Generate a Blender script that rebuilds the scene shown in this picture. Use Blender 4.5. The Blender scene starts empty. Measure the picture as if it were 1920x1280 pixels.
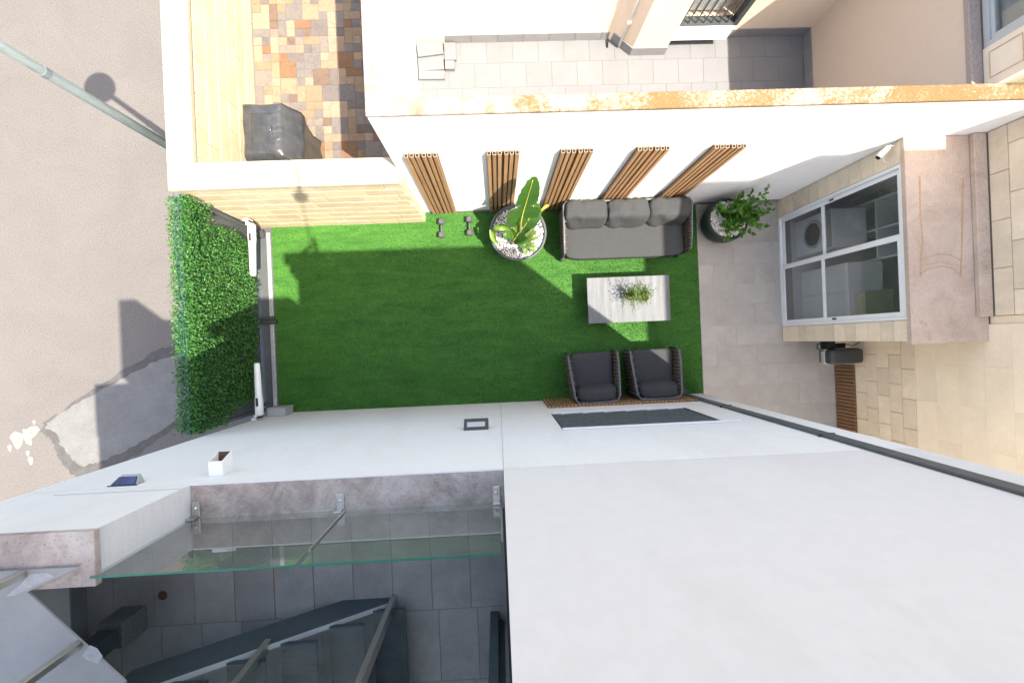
import bpy, bmesh, math, random
import numpy as np
from mathutils import Vector, Matrix, noise as mnoise

random.seed(7); np.random.seed(7)
scene = bpy.context.scene
C = scene.collection
R = math.radians

# ------------------------------------------------------------------ camera
CAM_Z = 7.6
roll, tilt = R(2.4), math.atan(26/853.33)
right0 = Vector((math.cos(roll), -math.sin(roll), 0)); up = Vector((math.sin(roll), math.cos(roll), 0))
down = Vector((0, 0, -1))
fwd = down*math.cos(tilt) + right0*math.sin(tilt)
right = right0*math.cos(tilt) - down*math.sin(tilt)
cam_data = bpy.data.cameras.new('camera'); cam = bpy.data.objects.new('camera', cam_data); C.objects.link(cam)
mrot = Matrix((right, up, -fwd)).transposed().to_4x4()
cam.matrix_world = Matrix.Translation((0, 0, CAM_Z)) @ mrot
cam_data.sensor_width = 36; cam_data.lens = 16; cam_data.clip_start = 0.02; cam_data.clip_end = 500
scene.camera = cam

# ------------------------------------------------------------------ sky, sun, exposure
SX, SY = 0.405, -0.322                      # horizontal offset towards the sun per metre of height
elev = math.atan(1/math.hypot(SX, SY)); azim = math.atan2(SX, SY)
world = bpy.data.worlds.new('World'); scene.world = world; world.use_nodes = True
wn = world.node_tree.nodes; wl = world.node_tree.links
bg = wn['Background']; sky = wn.new('ShaderNodeTexSky'); sky.sky_type = 'NISHITA'; sky.sun_disc = False
sky.sun_elevation = elev; sky.sun_rotation = azim; sky.air_density = 1.0; sky.dust_density = 2.5; sky.ozone_density = 1.0
wl.new(sky.outputs[0], bg.inputs[0]); bg.inputs[1].default_value = 0.135
sd = bpy.data.lights.new('sun', 'SUN'); sd.energy = 2.85; sd.angle = R(0.53); sd.color = (1, 0.98, 0.945)
sun = bpy.data.objects.new('sun', sd); C.objects.link(sun)
sun.rotation_euler = Vector((SX, SY, 1)).to_track_quat('Z', 'Y').to_euler(); sun.location = (8, -6, 20)
vs = scene.view_settings; vs.view_transform = 'Standard'; vs.look = 'None'; vs.gamma = 1.0; vs.use_curve_mapping = False
vs.exposure = 2.2
vs.use_white_balance = True; vs.white_balance_temperature = 7700; vs.white_balance_tint = 10
scene.cycles.max_bounces = 10; scene.cycles.diffuse_bounces = 5; scene.cycles.transparent_max_bounces = 16
scene.cycles.sample_clamp_indirect = 6; scene.cycles.caustics_reflective = False; scene.cycles.caustics_refractive = False

# ------------------------------------------------------------------ materials
def lin(*c):
    return tuple((x/255/12.92 if x/255 <= .04045 else ((x/255+.055)/1.055)**2.4) for x in c)

class N:
    def __init__(s, name):
        s.m = bpy.data.materials.new(name); s.m.use_nodes = True
        s.t = s.m.node_tree; s.n = s.t.nodes; s.l = s.t.links
        s.b = s.n['Principled BSDF']; s.out = s.n['Material Output']
        s._co = None
    def add(s, typ, **k):
        n = s.n.new(typ)
        for a, v in k.items(): setattr(n, a, v)
        return n
    def co(s):
        if s._co is None:
            tc = s.add('ShaderNodeTexCoord'); oi = s.add('ShaderNodeObjectInfo')
            mu = s.add('ShaderNodeMath', operation='MULTIPLY'); mu.inputs[1].default_value = 37.0
            s.l.new(oi.outputs['Random'], mu.inputs[0])
            va = s.add('ShaderNodeVectorMath', operation='ADD')
            s.l.new(tc.outputs['Object'], va.inputs[0]); s.l.new(mu.outputs[0], va.inputs[1])
            s._co = va.outputs[0]; s.rnd = oi.outputs['Random']
        return s._co
    def noise(s, scale, detail=4, rough=.6, stretch=None, dist=0):
        n = s.add('ShaderNodeTexNoise'); n.inputs['Scale'].default_value = scale
        n.inputs['Detail'].default_value = detail; n.inputs['Roughness'].default_value = rough
        n.inputs['Distortion'].default_value = dist
        co = s.co()
        if stretch:
            mp = s.add('ShaderNodeMapping'); mp.inputs['Scale'].default_value = stretch
            s.l.new(co, mp.inputs[0]); co = mp.outputs[0]
        s.l.new(co, n.inputs['Vector']); return n.outputs['Fac']
    def ramp(s, fac, stops, const=False):
        r = s.add('ShaderNodeValToRGB'); e = r.color_ramp.elements
        if const: r.color_ramp.interpolation = 'CONSTANT'
        while len(e) < len(stops): e.new(.5)
        for i, (p, c) in enumerate(stops):
            e[i].position = p; e[i].color = (*c, 1) if len(c) == 3 else c
        s.l.new(fac, r.inputs[0]); return r.outputs[0]
    def mix(s, fac, a, b, mode='MIX'):
        m = s.add('ShaderNodeMix', data_type='RGBA', blend_type=mode)
        for sock, v in ((m.inputs['Factor'], fac), (m.inputs['A'], a), (m.inputs['B'], b)):
            if isinstance(v, (int, float)): sock.default_value = v
            elif isinstance(v, tuple): sock.default_value = (*v[:3], 1)
            else: s.l.new(v, sock)
        return m.outputs['Result']
    def bump(s, h, strength=.3, dist=.01):
        b = s.add('ShaderNodeBump'); b.inputs['Strength'].default_value = strength; b.inputs['Distance'].default_value = dist
        s.l.new(h, b.inputs['Height']); s.l.new(b.outputs[0], s.b.inputs['Normal'])
    def base(s, c):
        if isinstance(c, tuple): s.b.inputs['Base Color'].default_value = (*c, 1)
        else: s.l.new(c, s.b.inputs['Base Color'])
    def set(s, rough=.8, metal=0, spec=.3):
        s.b.inputs['Roughness'].default_value = rough; s.b.inputs['Metallic'].default_value = metal
        s.b.inputs['Specular IOR Level'].default_value = spec

def sc(c, k): return tuple(min(1, x*k) for x in c)

def simple(name, col, rough=.7, var=.12, scale=8, fine=0, bump=0, bscale=80, metal=0, spec=.3, rnd=0, stretch=None):
    """even material with a soft mottling, optional fine grain, relief and variation from piece to piece"""
    n = N(name); n.set(rough, metal, spec)
    c = n.mix(n.ramp(n.noise(scale, 5, .65, stretch), [(.3, (0, 0, 0)), (.7, (1, 1, 1))]), sc(col, 1-var), sc(col, 1+var))
    if fine: c = n.mix(fine, c, n.ramp(n.noise(scale*18, 3, .7), [(.35, sc(col, .45)), (.65, sc(col, 1.5))]))
    if rnd:
        n.co(); c = n.mix(1.0, c, n.ramp(n.rnd, [(0, (1-rnd,)*3), (1, (1+rnd,)*3)]), 'MULTIPLY')
    n.base(c)
    if bump: n.bump(n.noise(bscale, 4, .7), bump)
    return n.m

M = {}
def asphalt():
    n = N('asphalt'); n.set(.95, 0, .15)
    col = (.124, .117, .114)
    big = n.ramp(n.noise(.8, 6, .7, dist=.6), [(.3, sc(col, .92)), (.7, sc(col, 1.06))])
    fine = n.ramp(n.noise(55, 4, .85), [(.32, (.55, .55, .55)), (.5, (1, 1, 1)), (.7, (1.3, 1.3, 1.3))])
    c = n.mix(1, big, fine, 'MULTIPLY')
    spots = n.ramp(n.noise(6, 2, .5), [(.74, (0, 0, 0)), (.80, (1, 1, 1))])
    c = n.mix(n.mix(1, spots, (.35, .35, .35), 'MULTIPLY'), c, sc(col, .55)); n.base(c)
    n.bump(n.noise(90, 4, .8), .35, .006); return n.m
M['asphalt'] = asphalt()
M['patch'] = simple('patch_concrete', (.138, .140, .142), .95, .22, 5, .5, .4, 60)
M['patch_edge'] = simple('patch_edge_tar', (.075, .073, .074), .95, .25, 9, .3, .3, 60)
M['splash'] = simple('white_paint_spill', (.19, .186, .178), .9, .3, 14, .3)
def plaster(name, col, stain, amt):
    n = N(name); n.set(.85, 0, .2)
    st = n.ramp(n.noise(1.3, 6, .7, (1, 1, .35), .5), [(.5, (0, 0, 0)), (.85, (amt,)*3)])
    c = n.mix(st, n.ramp(n.noise(9, 5, .7), [(.3, sc(col, .97)), (.7, sc(col, 1.02))]), stain)
    n.base(c); n.bump(n.noise(140, 4, .75), .22, .004); return n.m
M['white'] = plaster('white_facade_plaster', (.70, .695, .69), (.55, .51, .47), .5)
M['upper'] = plaster('toned_grey_facade_panel', (.625, .615, .615), (.52, .49, .475), .5)  # slightly greyer block, also toned down to offset brighter light higher up
M['party'] = plaster('white_party_wall_plaster', (.84, .845, .85), (.66, .62, .57), .3)
M['cream'] = plaster('cream_plaster', (.74, .62, .50), (.6, .46, .36), .35)
M['beige'] = plaster('pinkish_beige_plaster', (.58, .475, .385), (.50, .42, .36), .3)
M['pier_side'] = simple('ribbed_white_render', (.70, .70, .71), .85, .06, 5, .1, .5, 40, stretch=(.2, 1, 22))
M['smooth_stone'] = plaster('smooth_cream_stone', (.74, .61, .45), (.62, .50, .36), .5)
M['smooth_slab'] = simple('smooth_cream_facing', (.76, .65, .505), .8, .08, 1.6, .05, .1, 50, rnd=.025)
M['limestone'] = simple('limestone_block', (.70, .59, .455), .85, .10, 4, .12, .3, 70, rnd=.10)
M['mortar'] = simple('mortar', (.44, .37, .30), .95, .1, 30)
M['sandstone'] = simple('yellow_sandstone_block', (.56, .465, .32), .85, .12, 4, .15, .3, 60, rnd=.09)
M['sand_mortar'] = simple('pale_mortar', (.62, .53, .38), .95, .06, 30)
M['sand_coping'] = simple('cream_coping_stone', (.42, .355, .255), .8, .07, 5, .08, .2, 60, rnd=.05)
def lichen():
    n = N('lichen_coping'); n.set(.95, 0, .1)
    base = n.ramp(n.noise(6, 5, .7), [(.3, (.20, .15, .11)), (.6, (.36, .31, .265)), (.75, (.46, .42, .38))])
    big = n.noise(1.1, 3, .6, dist=.4); sm = n.noise(34, 6, .8)
    s = n.add('ShaderNodeMath', operation='MULTIPLY_ADD'); s.inputs[1].default_value = 1.25; n.l.new(big, s.inputs[0]); n.l.new(sm, s.inputs[2])
    geo = n.add('ShaderNodeTexCoord'); sep = n.add('ShaderNodeSeparateXYZ'); n.l.new(geo.outputs['Object'], sep.inputs[0])
    ad = n.add('ShaderNodeMath', operation='MULTIPLY_ADD'); ad.inputs[1].default_value = .032; n.l.new(sep.outputs[0], ad.inputs[0]); n.l.new(s.outputs[0], ad.inputs[2])
    msk = n.ramp(ad.outputs[0], [(.0, (0, 0, 0)), (.5, (0, 0, 0)), (1, (1, 1, 1))])
    mr = n.add('ShaderNodeMapRange'); mr.inputs[1].default_value = 1.09; mr.inputs[2].default_value = 1.24; n.l.new(ad.outputs[0], mr.inputs[0])
    oc = n.ramp(n.noise(60, 4, .8), [(.34, (.20, .155, .12)), (.44, (.15, .095, .042)), (.58, (.205, .135, .058)), (.72, (.33, .27, .20))])
    n.base(n.mix(mr.outputs[0], base, oc)); n.bump(sm, .7, .01); return n.m
M['lichen'] = lichen()
def stained():
    n = N('stained_concrete_coping'); n.set(.9, 0, .2)
    base = n.ramp(n.noise(3, 5, .75, dist=.5), [(.25, (.22, .18, .165)), (.5, (.37, .315, .285)), (.75, (.51, .465, .44))])
    dark = n.ramp(n.noise(2.1, 6, .8, dist=1), [(.52, (0, 0, 0)), (.75, (.75,)*3)])
    c = n.mix(dark, base, (.10, .095, .10))
    sp = n.ramp(n.noise(48, 4, .85), [(.30, (.45, .45, .45)), (.43, (1, 1, 1)), (.7, (1.1, 1.1, 1.1))])
    c = n.mix(1, c, sp, 'MULTIPLY')
    wh = n.ramp(n.noise(3.3, 4, .75, dist=.3), [(.66, (0, 0, 0)), (.78, (.8,)*3)])
    n.base(n.mix(wh, c, (.56, .57, .60))); n.bump(n.noise(90, 4, .8), .4, .006); return n.m
M['coping'] = stained()
def bayroof():
    n = N('stained_bay_roof'); n.set(.95, 0, .15)
    base = n.ramp(n.noise(2.2, 6, .75, dist=.5), [(.25, (.40, .305, .245)), (.5, (.50, .395, .325)), (.75, (.60, .495, .41))])
    dark = n.ramp(n.noise(1.6, 5, .8, dist=.8), [(.58, (0, 0, 0)), (.8, (.7,)*3)])
    c = n.mix(dark, base, (.17, .13, .12))
    sp = n.ramp(n.noise(60, 4, .8), [(.30, (.75,)*3), (.5, (1, 1, 1)), (.7, (1.1,)*3)])
    n.base(n.mix(1, c, sp, 'MULTIPLY')); n.bump(n.noise(70, 4, .8), .5, .008); return n.m
M['bayroof'] = bayroof()
M['stain'] = simple('rusty_drip_mark', (.46, .30, .19), .95, .2, 18, .3)
M['paver'] = simple('grey_paver', (.335, .32, .30), .75, .10, 3.5, .10, .12, 60, rnd=.05, spec=.25)
M['paver_light'] = simple('pale_grey_floor_tile', (.152, .159, .172), .6, .06, 3, .06, .08, 60, rnd=.03, spec=.3)
M['paver_terrace'] = simple('bluish_grey_floor_tile', (.285, .28, .27), .5, .22, 2.2, .10, .08, 60, rnd=.05, spec=.3)
M['grout'] = simple('grey_grout', (.33, .315, .295), .95, .15, 20)
M['grout_pale'] = simple('pale_grout', (.14, .135, .13), .95, .12, 20)
M['grout_rust'] = simple('rust_stained_grout', (.22, .125, .075), .95, .35, 6)
M['skirting'] = simple('grey_tile_skirting', (.21, .215, .225), .6, .08, 5, rnd=.05)
def slate():
    n = N('mixed_slate_tile'); n.set(.75, 0, .25); n.co()
    c = n.ramp(n.rnd, [(0, (0.115, 0.112, 0.112)), (.17, (0.189, 0.150, 0.108)), (.34, (0.140, 0.130, 0.119)), (.46, (0.210, 0.171, 0.130)), (.60, (0.140, 0.087, 0.052)), (.67, (0.101, 0.095, 0.095)), (.78, (0.168, 0.130, 0.091)), (.92, (0.105, 0.081, 0.066))], True)
    v = n.ramp(n.noise(9, 6, .75, dist=1), [(.3, (.62, .58, .56)), (.5, (1, 1, 1)), (.72, (1.3, 1.1, .9))])
    c = n.mix(1, c, (1.18, 1.10, 1.08), 'MULTIPLY'); n.base(n.mix(.75, c, n.mix(1, c, v, 'MULTIPLY'))); n.bump(n.noise(26, 5, .7), .4, .01); return n.m
M['slate'] = slate()
def turfmat(name, k):
    n = N(name); n.set(.65, 0, .14)
    a = n.ramp(n.noise(2.6, 6, .8, (.55, 2.4, 1), .5), [(.28, (.026*k, .108*k, .021*k)), (.5, (.050*k, .178*k, .035*k)), (.72, (.084*k, .24*k, .046*k))])
    f = n.ramp(n.noise(62, 3, .85), [(.34, (.42,)*3), (.5, (1, 1, 1)), (.66, (1.65, 1.55, 1.4))])
    n.base(n.mix(1, a, f, 'MULTIPLY')); return n.m
M['turf'] = turfmat('artificial_turf_blade', 1.4); M['turf_base'] = turfmat('artificial_turf_backing', .75)
def wood(name, col, axis):
    n = N(name); n.set(.6, 0, .3)
    st = {'z': (14, 14, .6), 'x': (.6, 14, 14)}[axis]
    g = n.ramp(n.noise(3, 5, .7, st), [(.3, sc(col, .72)), (.7, sc(col, 1.25))]); n.co()
    n.base(n.mix(1, g, n.ramp(n.rnd, [(0, (.88,)*3), (1, (1.12,)*3)]), 'MULTIPLY')); return n.m
M['wood'] = wood('brown_composite_wood', (.31, .185, .10), 'z')
M['wood_dark'] = wood('dark_composite_wood', (.19, .105, .055), 'z')
M['hollow'] = simple('pale_batten_end', (.27, .235, .20), .8, .1, 20)
M['black'] = simple('black_recess', (.012, .012, .013), .9, .1, 10)
M['anthracite'] = simple('anthracite_paint', (.045, .052, .058), .45, .12, 8, spec=.4)
M['anth_scuffed'] = None
def scuffed():
    n = N('scuffed_dark_grey_metal'); n.set(.5, .0, .4)
    b = n.ramp(n.noise(7, 4, .6), [(.3, (.055, .066, .072)), (.7, (.085, .098, .105))])
    w = n.ramp(n.noise(5, 5, .75, (3, 3, 1.2)), [(.72, (0, 0, 0)), (.74, (1, 1, 1))])
    n.base(n.mix(w, b, (.55, .55, .55))); return n.m
M['anth_scuffed'] = scuffed()
M['grille'] = simple('slate_grey_grille_paint', (.105, .125, .13), .45, .1, 8, spec=.4)
M['gate'] = simple('gate_grey_sheet', (.075, .085, .09), .5, .1, 6, spec=.35)
M['galv'] = simple('galvanised_steel', (.42, .45, .46), .45, .2, 22, .1, metal=.5, spec=.5)
M['lampgalv'] = simple('weathered_galvanised_pole', (.125, .155, .162), .6, .25, 14, .2, metal=.0, stretch=(1, 1, .3))
M['steel'] = simple('brushed_stainless', (.55, .54, .50), .28, .12, 12, metal=.9, spec=.5, stretch=(8, 8, .5))
M['stair'] = simple('dark_blue_grey_stair_paint', (.048, .064, .072), .4, .15, 7, spec=.4)
M['plate'] = simple('grey_painted_plate', (.255, .25, .245), .55, .10, 4, .05, spec=.35)
M['plate_smear'] = simple('pale_plate_smear', (.33, .335, .34), .6, .15, 25)
M['white_plastic'] = simple('white_plastic', (.78, .78, .78), .4, .03, 10, spec=.4)
M['grey_plastic'] = simple('grey_plastic', (.33, .345, .35), .5, .06, 10)
M['dark_plastic'] = simple('dark_grey_plastic', (.035, .037, .040), .45, .12, 14, spec=.4)
M['alu_white'] = simple('white_aluminium', (.74, .76, .78), .35, .03, 6, spec=.45)
M['alu_grey'] = simple('grey_aluminium', (.42, .43, .43), .4, .05, 6, spec=.45)
M['cushion'] = simple('charcoal_cushion_fabric', (.050, .054, .059), .95, .10, 16, .35, .5, 260, spec=.15)
M['rail'] = simple('blue_grey_frame_paint', (.085, .10, .115), .4, .08, 10, spec=.45)
M['rope'] = simple('brown_woven_rope', (.115, .085, .066), .9, .3, 30, .3, .5, 120)
M['tabletop'] = simple('pale_grey_board', (.120, .131, .148), .6, .26, 2.0, .10, .15, 60, stretch=(9, .8, 1))
M['pot'] = simple('dark_grey_pot', (.085, .095, .105), .6, .12, 8, spec=.3)
M['pot_green'] = simple('dark_green_pot', (.030, .042, .036), .5, .15, 8, spec=.3)
M['gravel'] = simple('white_gravel', (.66, .655, .64), .9, .12, 60)
def pebble():
    n = N('mixed_pebble'); n.set(.7, 0, .3)
    n.base(n.ramp(n.noise(22, 1, .5), [(.30, (.26, .21, .16)), (.40, (.55, .47, .38)), (.46, (.78, .76, .72)), (.60, (.52, .53, .54)), (.66, (.85, .83, .80))])); return n.m
M['pebble'] = pebble()
def leafmat(name, a, b, trans=.25, rough=.45, scale=9):
    n = N(name); n.set(rough, 0, .4)
    c = n.ramp(n.noise(scale, 3, .6), [(.3, a), (.7, b)]); n.base(c)
    tr = n.add('ShaderNodeBsdfTranslucent'); n.l.new(n.mix(1, c, (1.6, 1.7, .7), 'MULTIPLY'), tr.inputs[0])
    ms = n.add('ShaderNodeMixShader'); ms.inputs[0].default_value = trans
    n.l.new(n.b.outputs[0], ms.inputs[1]); n.l.new(tr.outputs[0], ms.inputs[2]); n.l.new(ms.outputs[0], n.out.inputs[0]); return n.m
M['hedge'] = leafmat('hedge_leaf', (.006, .046, .020), (.078, .25, .045), .12, .55, 30)
M['hedge_net'] = simple('teal_plastic_net', (.012, .11, .085), .5, .1, 10)
M['banana'] = leafmat('banana_leaf', (.030, .095, .024), (.055, .14, .032), .3, .35, 5)
M['banana_young'] = leafmat('young_banana_leaf', (.10, .20, .03), (.16, .27, .045), .35, .35, 5)
M['midrib'] = simple('yellow_midrib', (.52, .50, .08), .5, .1, 10)
M['bush'] = leafmat('bush_leaf', (.030, .11, .016), (.075, .21, .028), .25, .4, 20)
M['succulent'] = leafmat('table_plant_leaf', (.075, .135, .04), (.16, .23, .075), .25, .5, 22)
M['terracotta'] = simple('brown_soil_pot', (.12, .085, .06), .9, .2, 15)
M['stem'] = simple('stem', (.16, .17, .07), .8, .2, 15)
def bbq():
    n = N('black_vinyl_cover'); n.set(.30, 0, .6)
    n.base(n.ramp(n.noise(7, 4, .6), [(.3, (.030, .032, .035)), (.7, (.055, .058, .062))]))
    n.bump(n.noise(5, 2, .5, (1, 1.6, .8), 1.2), .5, .03); return n.m
M['bbq'] = bbq()
def treadmat():
    n = N('diamond_plate'); n.set(.4, .3, .5)
    n.base(n.ramp(n.noise(9, 4, .6), [(.3, (.030, .044, .054)), (.7, (.055, .075, .09))])); return n.m
M['tread'] = treadmat()
def glass(name, tint, ior=1.5, dust_haze=.04):
    n = N(name); n.n.remove(n.b)
    tr = n.add('ShaderNodeBsdfTransparent'); tr.inputs[0].default_value = (*tint, 1)
    gl = n.add('ShaderNodeBsdfGlossy'); gl.inputs['Roughness'].default_value = .01
    fr = n.add('ShaderNodeFresnel'); fr.inputs[0].default_value = ior
    ge = n.add('ShaderNodeNewGeometry'); iv = n.add('ShaderNodeMath', operation='SUBTRACT'); iv.inputs[0].default_value = 1.0
    n.l.new(ge.outputs['Backfacing'], iv.inputs[1])
    mu = n.add('ShaderNodeMath', operation='MULTIPLY', use_clamp=True); n.l.new(fr.outputs[0], mu.inputs[0])
    m2 = n.add('ShaderNodeMath', operation='MULTIPLY'); m2.inputs[1].default_value = 1.8; n.l.new(iv.outputs[0], m2.inputs[0]); n.l.new(m2.outputs[0], mu.inputs[1])
    ms = n.add('ShaderNodeMixShader'); n.l.new(mu.outputs[0], ms.inputs[0]); n.l.new(tr.outputs[0], ms.inputs[1]); n.l.new(gl.outputs[0], ms.inputs[2])
    df = n.add('ShaderNodeBsdfDiffuse'); df.inputs[0].default_value = (.55, .56, .55, 1)  # grey veil: hazy look painted into window panes, dust on balustrade panes
    dm = n.add('ShaderNodeMath', operation='MULTIPLY'); dm.inputs[1].default_value = dust_haze*2
    n.l.new(n.ramp(n.noise(5, 6, .8, dist=.6), [(.3, (.25,)*3), (.75, (1, 1, 1))]), dm.inputs[0])
    mx = n.add('ShaderNodeMixShader'); n.l.new(dm.outputs[0], mx.inputs[0]); n.l.new(ms.outputs[0], mx.inputs[1]); n.l.new(df.outputs[0], mx.inputs[2])
    n.l.new(mx.outputs[0], n.out.inputs[0]); return n.m
M['glass'] = glass('clear_glass', (.90, .95, .93))
M['glass_dark'] = glass('window_glass', (.86, .88, .88), dust_haze=.028)
M['glass_edge'] = simple('green_glass_edge', (.02, .16, .11), .2, .1, 10, spec=.5)
def solar():
    n = N('solar_cell'); n.set(.25, .2, .5)
    n.base(n.ramp(n.noise(30, 2, .5, (1, .1, .1)), [(.4, (.008, .016, .07)), (.6, (.02, .04, .16))])); return n.m
M['solar'] = solar()
M['granite'] = simple('speckled_granite', (.30, .25, .225), .7, .1, 6, .6)
M['rust'] = simple('rusty_brown', (.10, .05, .03), .9, .3, 20)
M['rust_trim'] = simple('rust_stained_trim', (.55, .38, .22), .9, .25, 14)
M['room'] = simple('room_wall', (.62, .62, .62), .9, .03, 5)
M['yellow'] = simple('yellow_plastic', (.42, .40, .24), .6, .05, 8)
M['skin'] = simple('skin', (.50, .33, .25), .6, .05, 20)
M['cloth'] = simple('dark_cloth', (.06, .065, .08), .95, .1, 20)
M['iron'] = simple('dumbbell_iron', (.075, .075, .085), .6, .2, 30, .2)

# ------------------------------------------------------------------ mesh helpers
class MB:
    def __init__(s): s.v = []; s.f = []
    def quad(s, a, b, c, d):
        i = len(s.v); s.v += [a, b, c, d]; s.f.append((i, i+1, i+2, i+3)); return s
    def box(s, x0, x1, y0, y1, z0, z1):
        i = len(s.v)
        s.v += [(x0, y0, z0), (x1, y0, z0), (x1, y1, z0), (x0, y1, z0), (x0, y0, z1), (x1, y0, z1), (x1, y1, z1), (x0, y1, z1)]
        s.f += [tuple(i+k for k in q) for q in ((3, 2, 1, 0), (4, 5, 6, 7), (0, 1, 5, 4), (1, 2, 6, 5), (2, 3, 7, 6), (3, 0, 4, 7))]
        return s
    def hexa(s, p):                              # 8 corners, bottom ring then top ring
        i = len(s.v); s.v += [tuple(q) for q in p]
        s.f += [tuple(i+k for k in q) for q in ((3, 2, 1, 0), (4, 5, 6, 7), (0, 1, 5, 4), (1, 2, 6, 5), (2, 3, 7, 6), (3, 0, 4, 7))]
        return s
    def prism(s, pts, a, b, ax='z'):             # 2-D outline swept along one axis
        i = len(s.v); n = len(pts)
        def P(p, t): return {'z': (p[0], p[1], t), 'y': (p[0], t, p[1]), 'x': (t, p[0], p[1])}[ax]
        s.v += [P(p, a) for p in pts] + [P(p, b) for p in pts]
        s.f.append(tuple(range(i+n-1, i-1, -1))); s.f.append(tuple(range(i+n, i+2*n)))
        for k in range(n):
            k2 = (k+1) % n; s.f.append((i+k, i+k2, i+n+k2, i+n+k))
        return s
    def tube(s, pts, r, n=8, cap=True):
        pts = [Vector(p) for p in pts]; i = len(s.v); m = len(pts)
        rs = r if isinstance(r, (list, tuple)) else [r]*m
        for k, p in enumerate(pts):
            d = (pts[min(k+1, m-1)]-pts[max(k-1, 0)]).normalized()
            a = d.cross(Vector((0, 0, 1)) if abs(d.z) < .9 else Vector((1, 0, 0))).normalized(); b = d.cross(a)
            for j in range(n):
                t = 2*math.pi*j/n; s.v.append(tuple(p+(a*math.cos(t)+b*math.sin(t))*rs[k]))
        for k in range(m-1):
            for j in range(n):
                j2 = (j+1) % n; s.f.append((i+k*n+j, i+k*n+j2, i+(k+1)*n+j2, i+(k+1)*n+j))
        if cap:
            s.f.append(tuple(i+j for j in range(n))); s.f.append(tuple(i+(m-1)*n+j for j in range(n-1, -1, -1)))
        return s
    def bar(s, a, b, w, h=None):                 # square bar between two points
        a, b = Vector(a), Vector(b); h = h or w; d = (b-a).normalized()
        u = d.cross(Vector((0, 0, 1)) if abs(d.z) < .9 else Vector((0, 1, 0))).normalized(); v = u.cross(d)
        c = [(-1, -1), (1, -1), (1, 1), (-1, 1)]
        return s.hexa([p+u*(x*w/2)+v*(y*h/2) for p in (a, b) for x, y in c])
    def lathe(s, prof, c=(0, 0, 0), n=40):
        i = len(s.v); m = len(prof)
        for r, z in prof:
            for j in range(n):
                t = 2*math.pi*j/n; s.v.append((c[0]+r*math.cos(t), c[1]+r*math.sin(t), c[2]+z))
        for k in range(m-1):
            for j in range(n):
                j2 = (j+1) % n; s.f.append((i+k*n+j, i+k*n+j2, i+(k+1)*n+j2, i+(k+1)*n+j))
        s.f.append(tuple(i+j for j in range(n-1, -1, -1))); s.f.append(tuple(i+(m-1)*n+j for j in range(n)))
        return s
    def mesh(s, name, off=(0, 0, 0), bevel=0, smooth=False, seg=1):
        me = bpy.data.meshes.new(name)
        me.from_pydata([(v[0]-off[0], v[1]-off[1], v[2]-off[2]) for v in s.v], [], s.f)
        bm = bmesh.new(); bm.from_mesh(me); bmesh.ops.recalc_face_normals(bm, faces=bm.faces)
        if bevel: bmesh.ops.bevel(bm, geom=bm.edges[:], offset=bevel, segments=seg, affect='EDGES', profile=.6, clamp_overlap=True)
        bm.to_mesh(me); bm.free()
        if smooth: me.polygons.foreach_set('use_smooth', [True]*len(me.polygons))
        me.update(); return me

def wloc(o):
    p = Vector((0, 0, 0))
    while o is not None: p += o.location; o = o.parent
    return p

def tag(o, label=None, cat=None, group=None, kind=None):
    if label: o['label'] = label
    if cat: o['category'] = cat
    if group: o['group'] = group
    if kind: o['kind'] = kind
    return o

def add(name, me, mat=None, parent=None, loc=(0, 0, 0)):
    o = bpy.data.objects.new(name, me); C.objects.link(o); o.parent = parent; o.location = loc
    if mat is not None and len(me.materials) == 0: me.materials.append(M[mat] if isinstance(mat, str) else mat)
    return o

def obj(name, mb, mat, parent=None, bevel=0, smooth=False, seg=1, kind=None, label=None):
    off = wloc(parent) if parent else (0, 0, 0)
    o = add(name, mb.mesh(name, off, bevel, smooth, seg), mat, parent)
    if kind: o['kind'] = kind
    if label: o['label'] = label
    return o

def thing(name, label, cat, loc=(0, 0, 0), group=None):
    o = bpy.data.objects.new(name, None); C.objects.link(o); o.location = loc; o.empty_display_size = .1
    return tag(o, label, cat, group)

def rename_copy(root, loc, label=None, rz=0):
    r = root.copy(); C.objects.link(r); r.location = loc; r.rotation_euler = (0, 0, rz)
    if label: r['label'] = label
    for ch in list(root.children):
        c = ch.copy(); C.objects.link(c); c.parent = r
        for g in list(ch.children):
            d = g.copy(); C.objects.link(d); d.parent = c
    return r

_box_cache = {}
def piece(name, mat, parent, x0, x1, y0, y1, z0, z1, bevel=.003):
    """one brick / tile / batten: box meshes of the same size share their data"""
    key = (name, mat, round(x1-x0, 3), round(y1-y0, 3), round(z1-z0, 3), bevel)
    if key not in _box_cache:
        a, b, c = (x1-x0)/2, (y1-y0)/2, (z1-z0)/2
        _box_cache[key] = MB().box(-a, a, -b, b, -c, c).mesh(name, bevel=bevel)
    w = wloc(parent) if parent else Vector((0, 0, 0))
    return add(name, _box_cache[key], mat, parent, Vector(((x0+x1)/2, (y0+y1)/2, (z0+z1)/2))-w)

def soft_box(c, dims, p=6, cuts=10, wr=.0, seed=0, fn=None):
    """rounded cushion-like block"""
    bm = bmesh.new(); bmesh.ops.create_cube(bm, size=2)
    bmesh.ops.subdivide_edges(bm, edges=bm.edges[:], cuts=cuts, use_grid_fill=True)
    mb = MB(); bm.verts.index_update()
    for v in bm.verts:
        k = (abs(v.co.x)**p+abs(v.co.y)**p+abs(v.co.z)**p)**(1/p)
        q = v.co/k
        q = Vector((q.x*dims[0]/2, q.y*dims[1]/2, q.z*dims[2]/2))
        if wr: q += q.normalized()*wr*mnoise.noise(Vector((q.x*5+seed, q.y*5, q.z*5)))
        if fn: q = fn(q)
        mb.v.append((q.x+c[0], q.y+c[1], q.z+c[2]))
    mb.f = [tuple(v.index for v in f.verts) for f in bm.faces]; bm.free(); return mb

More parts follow.
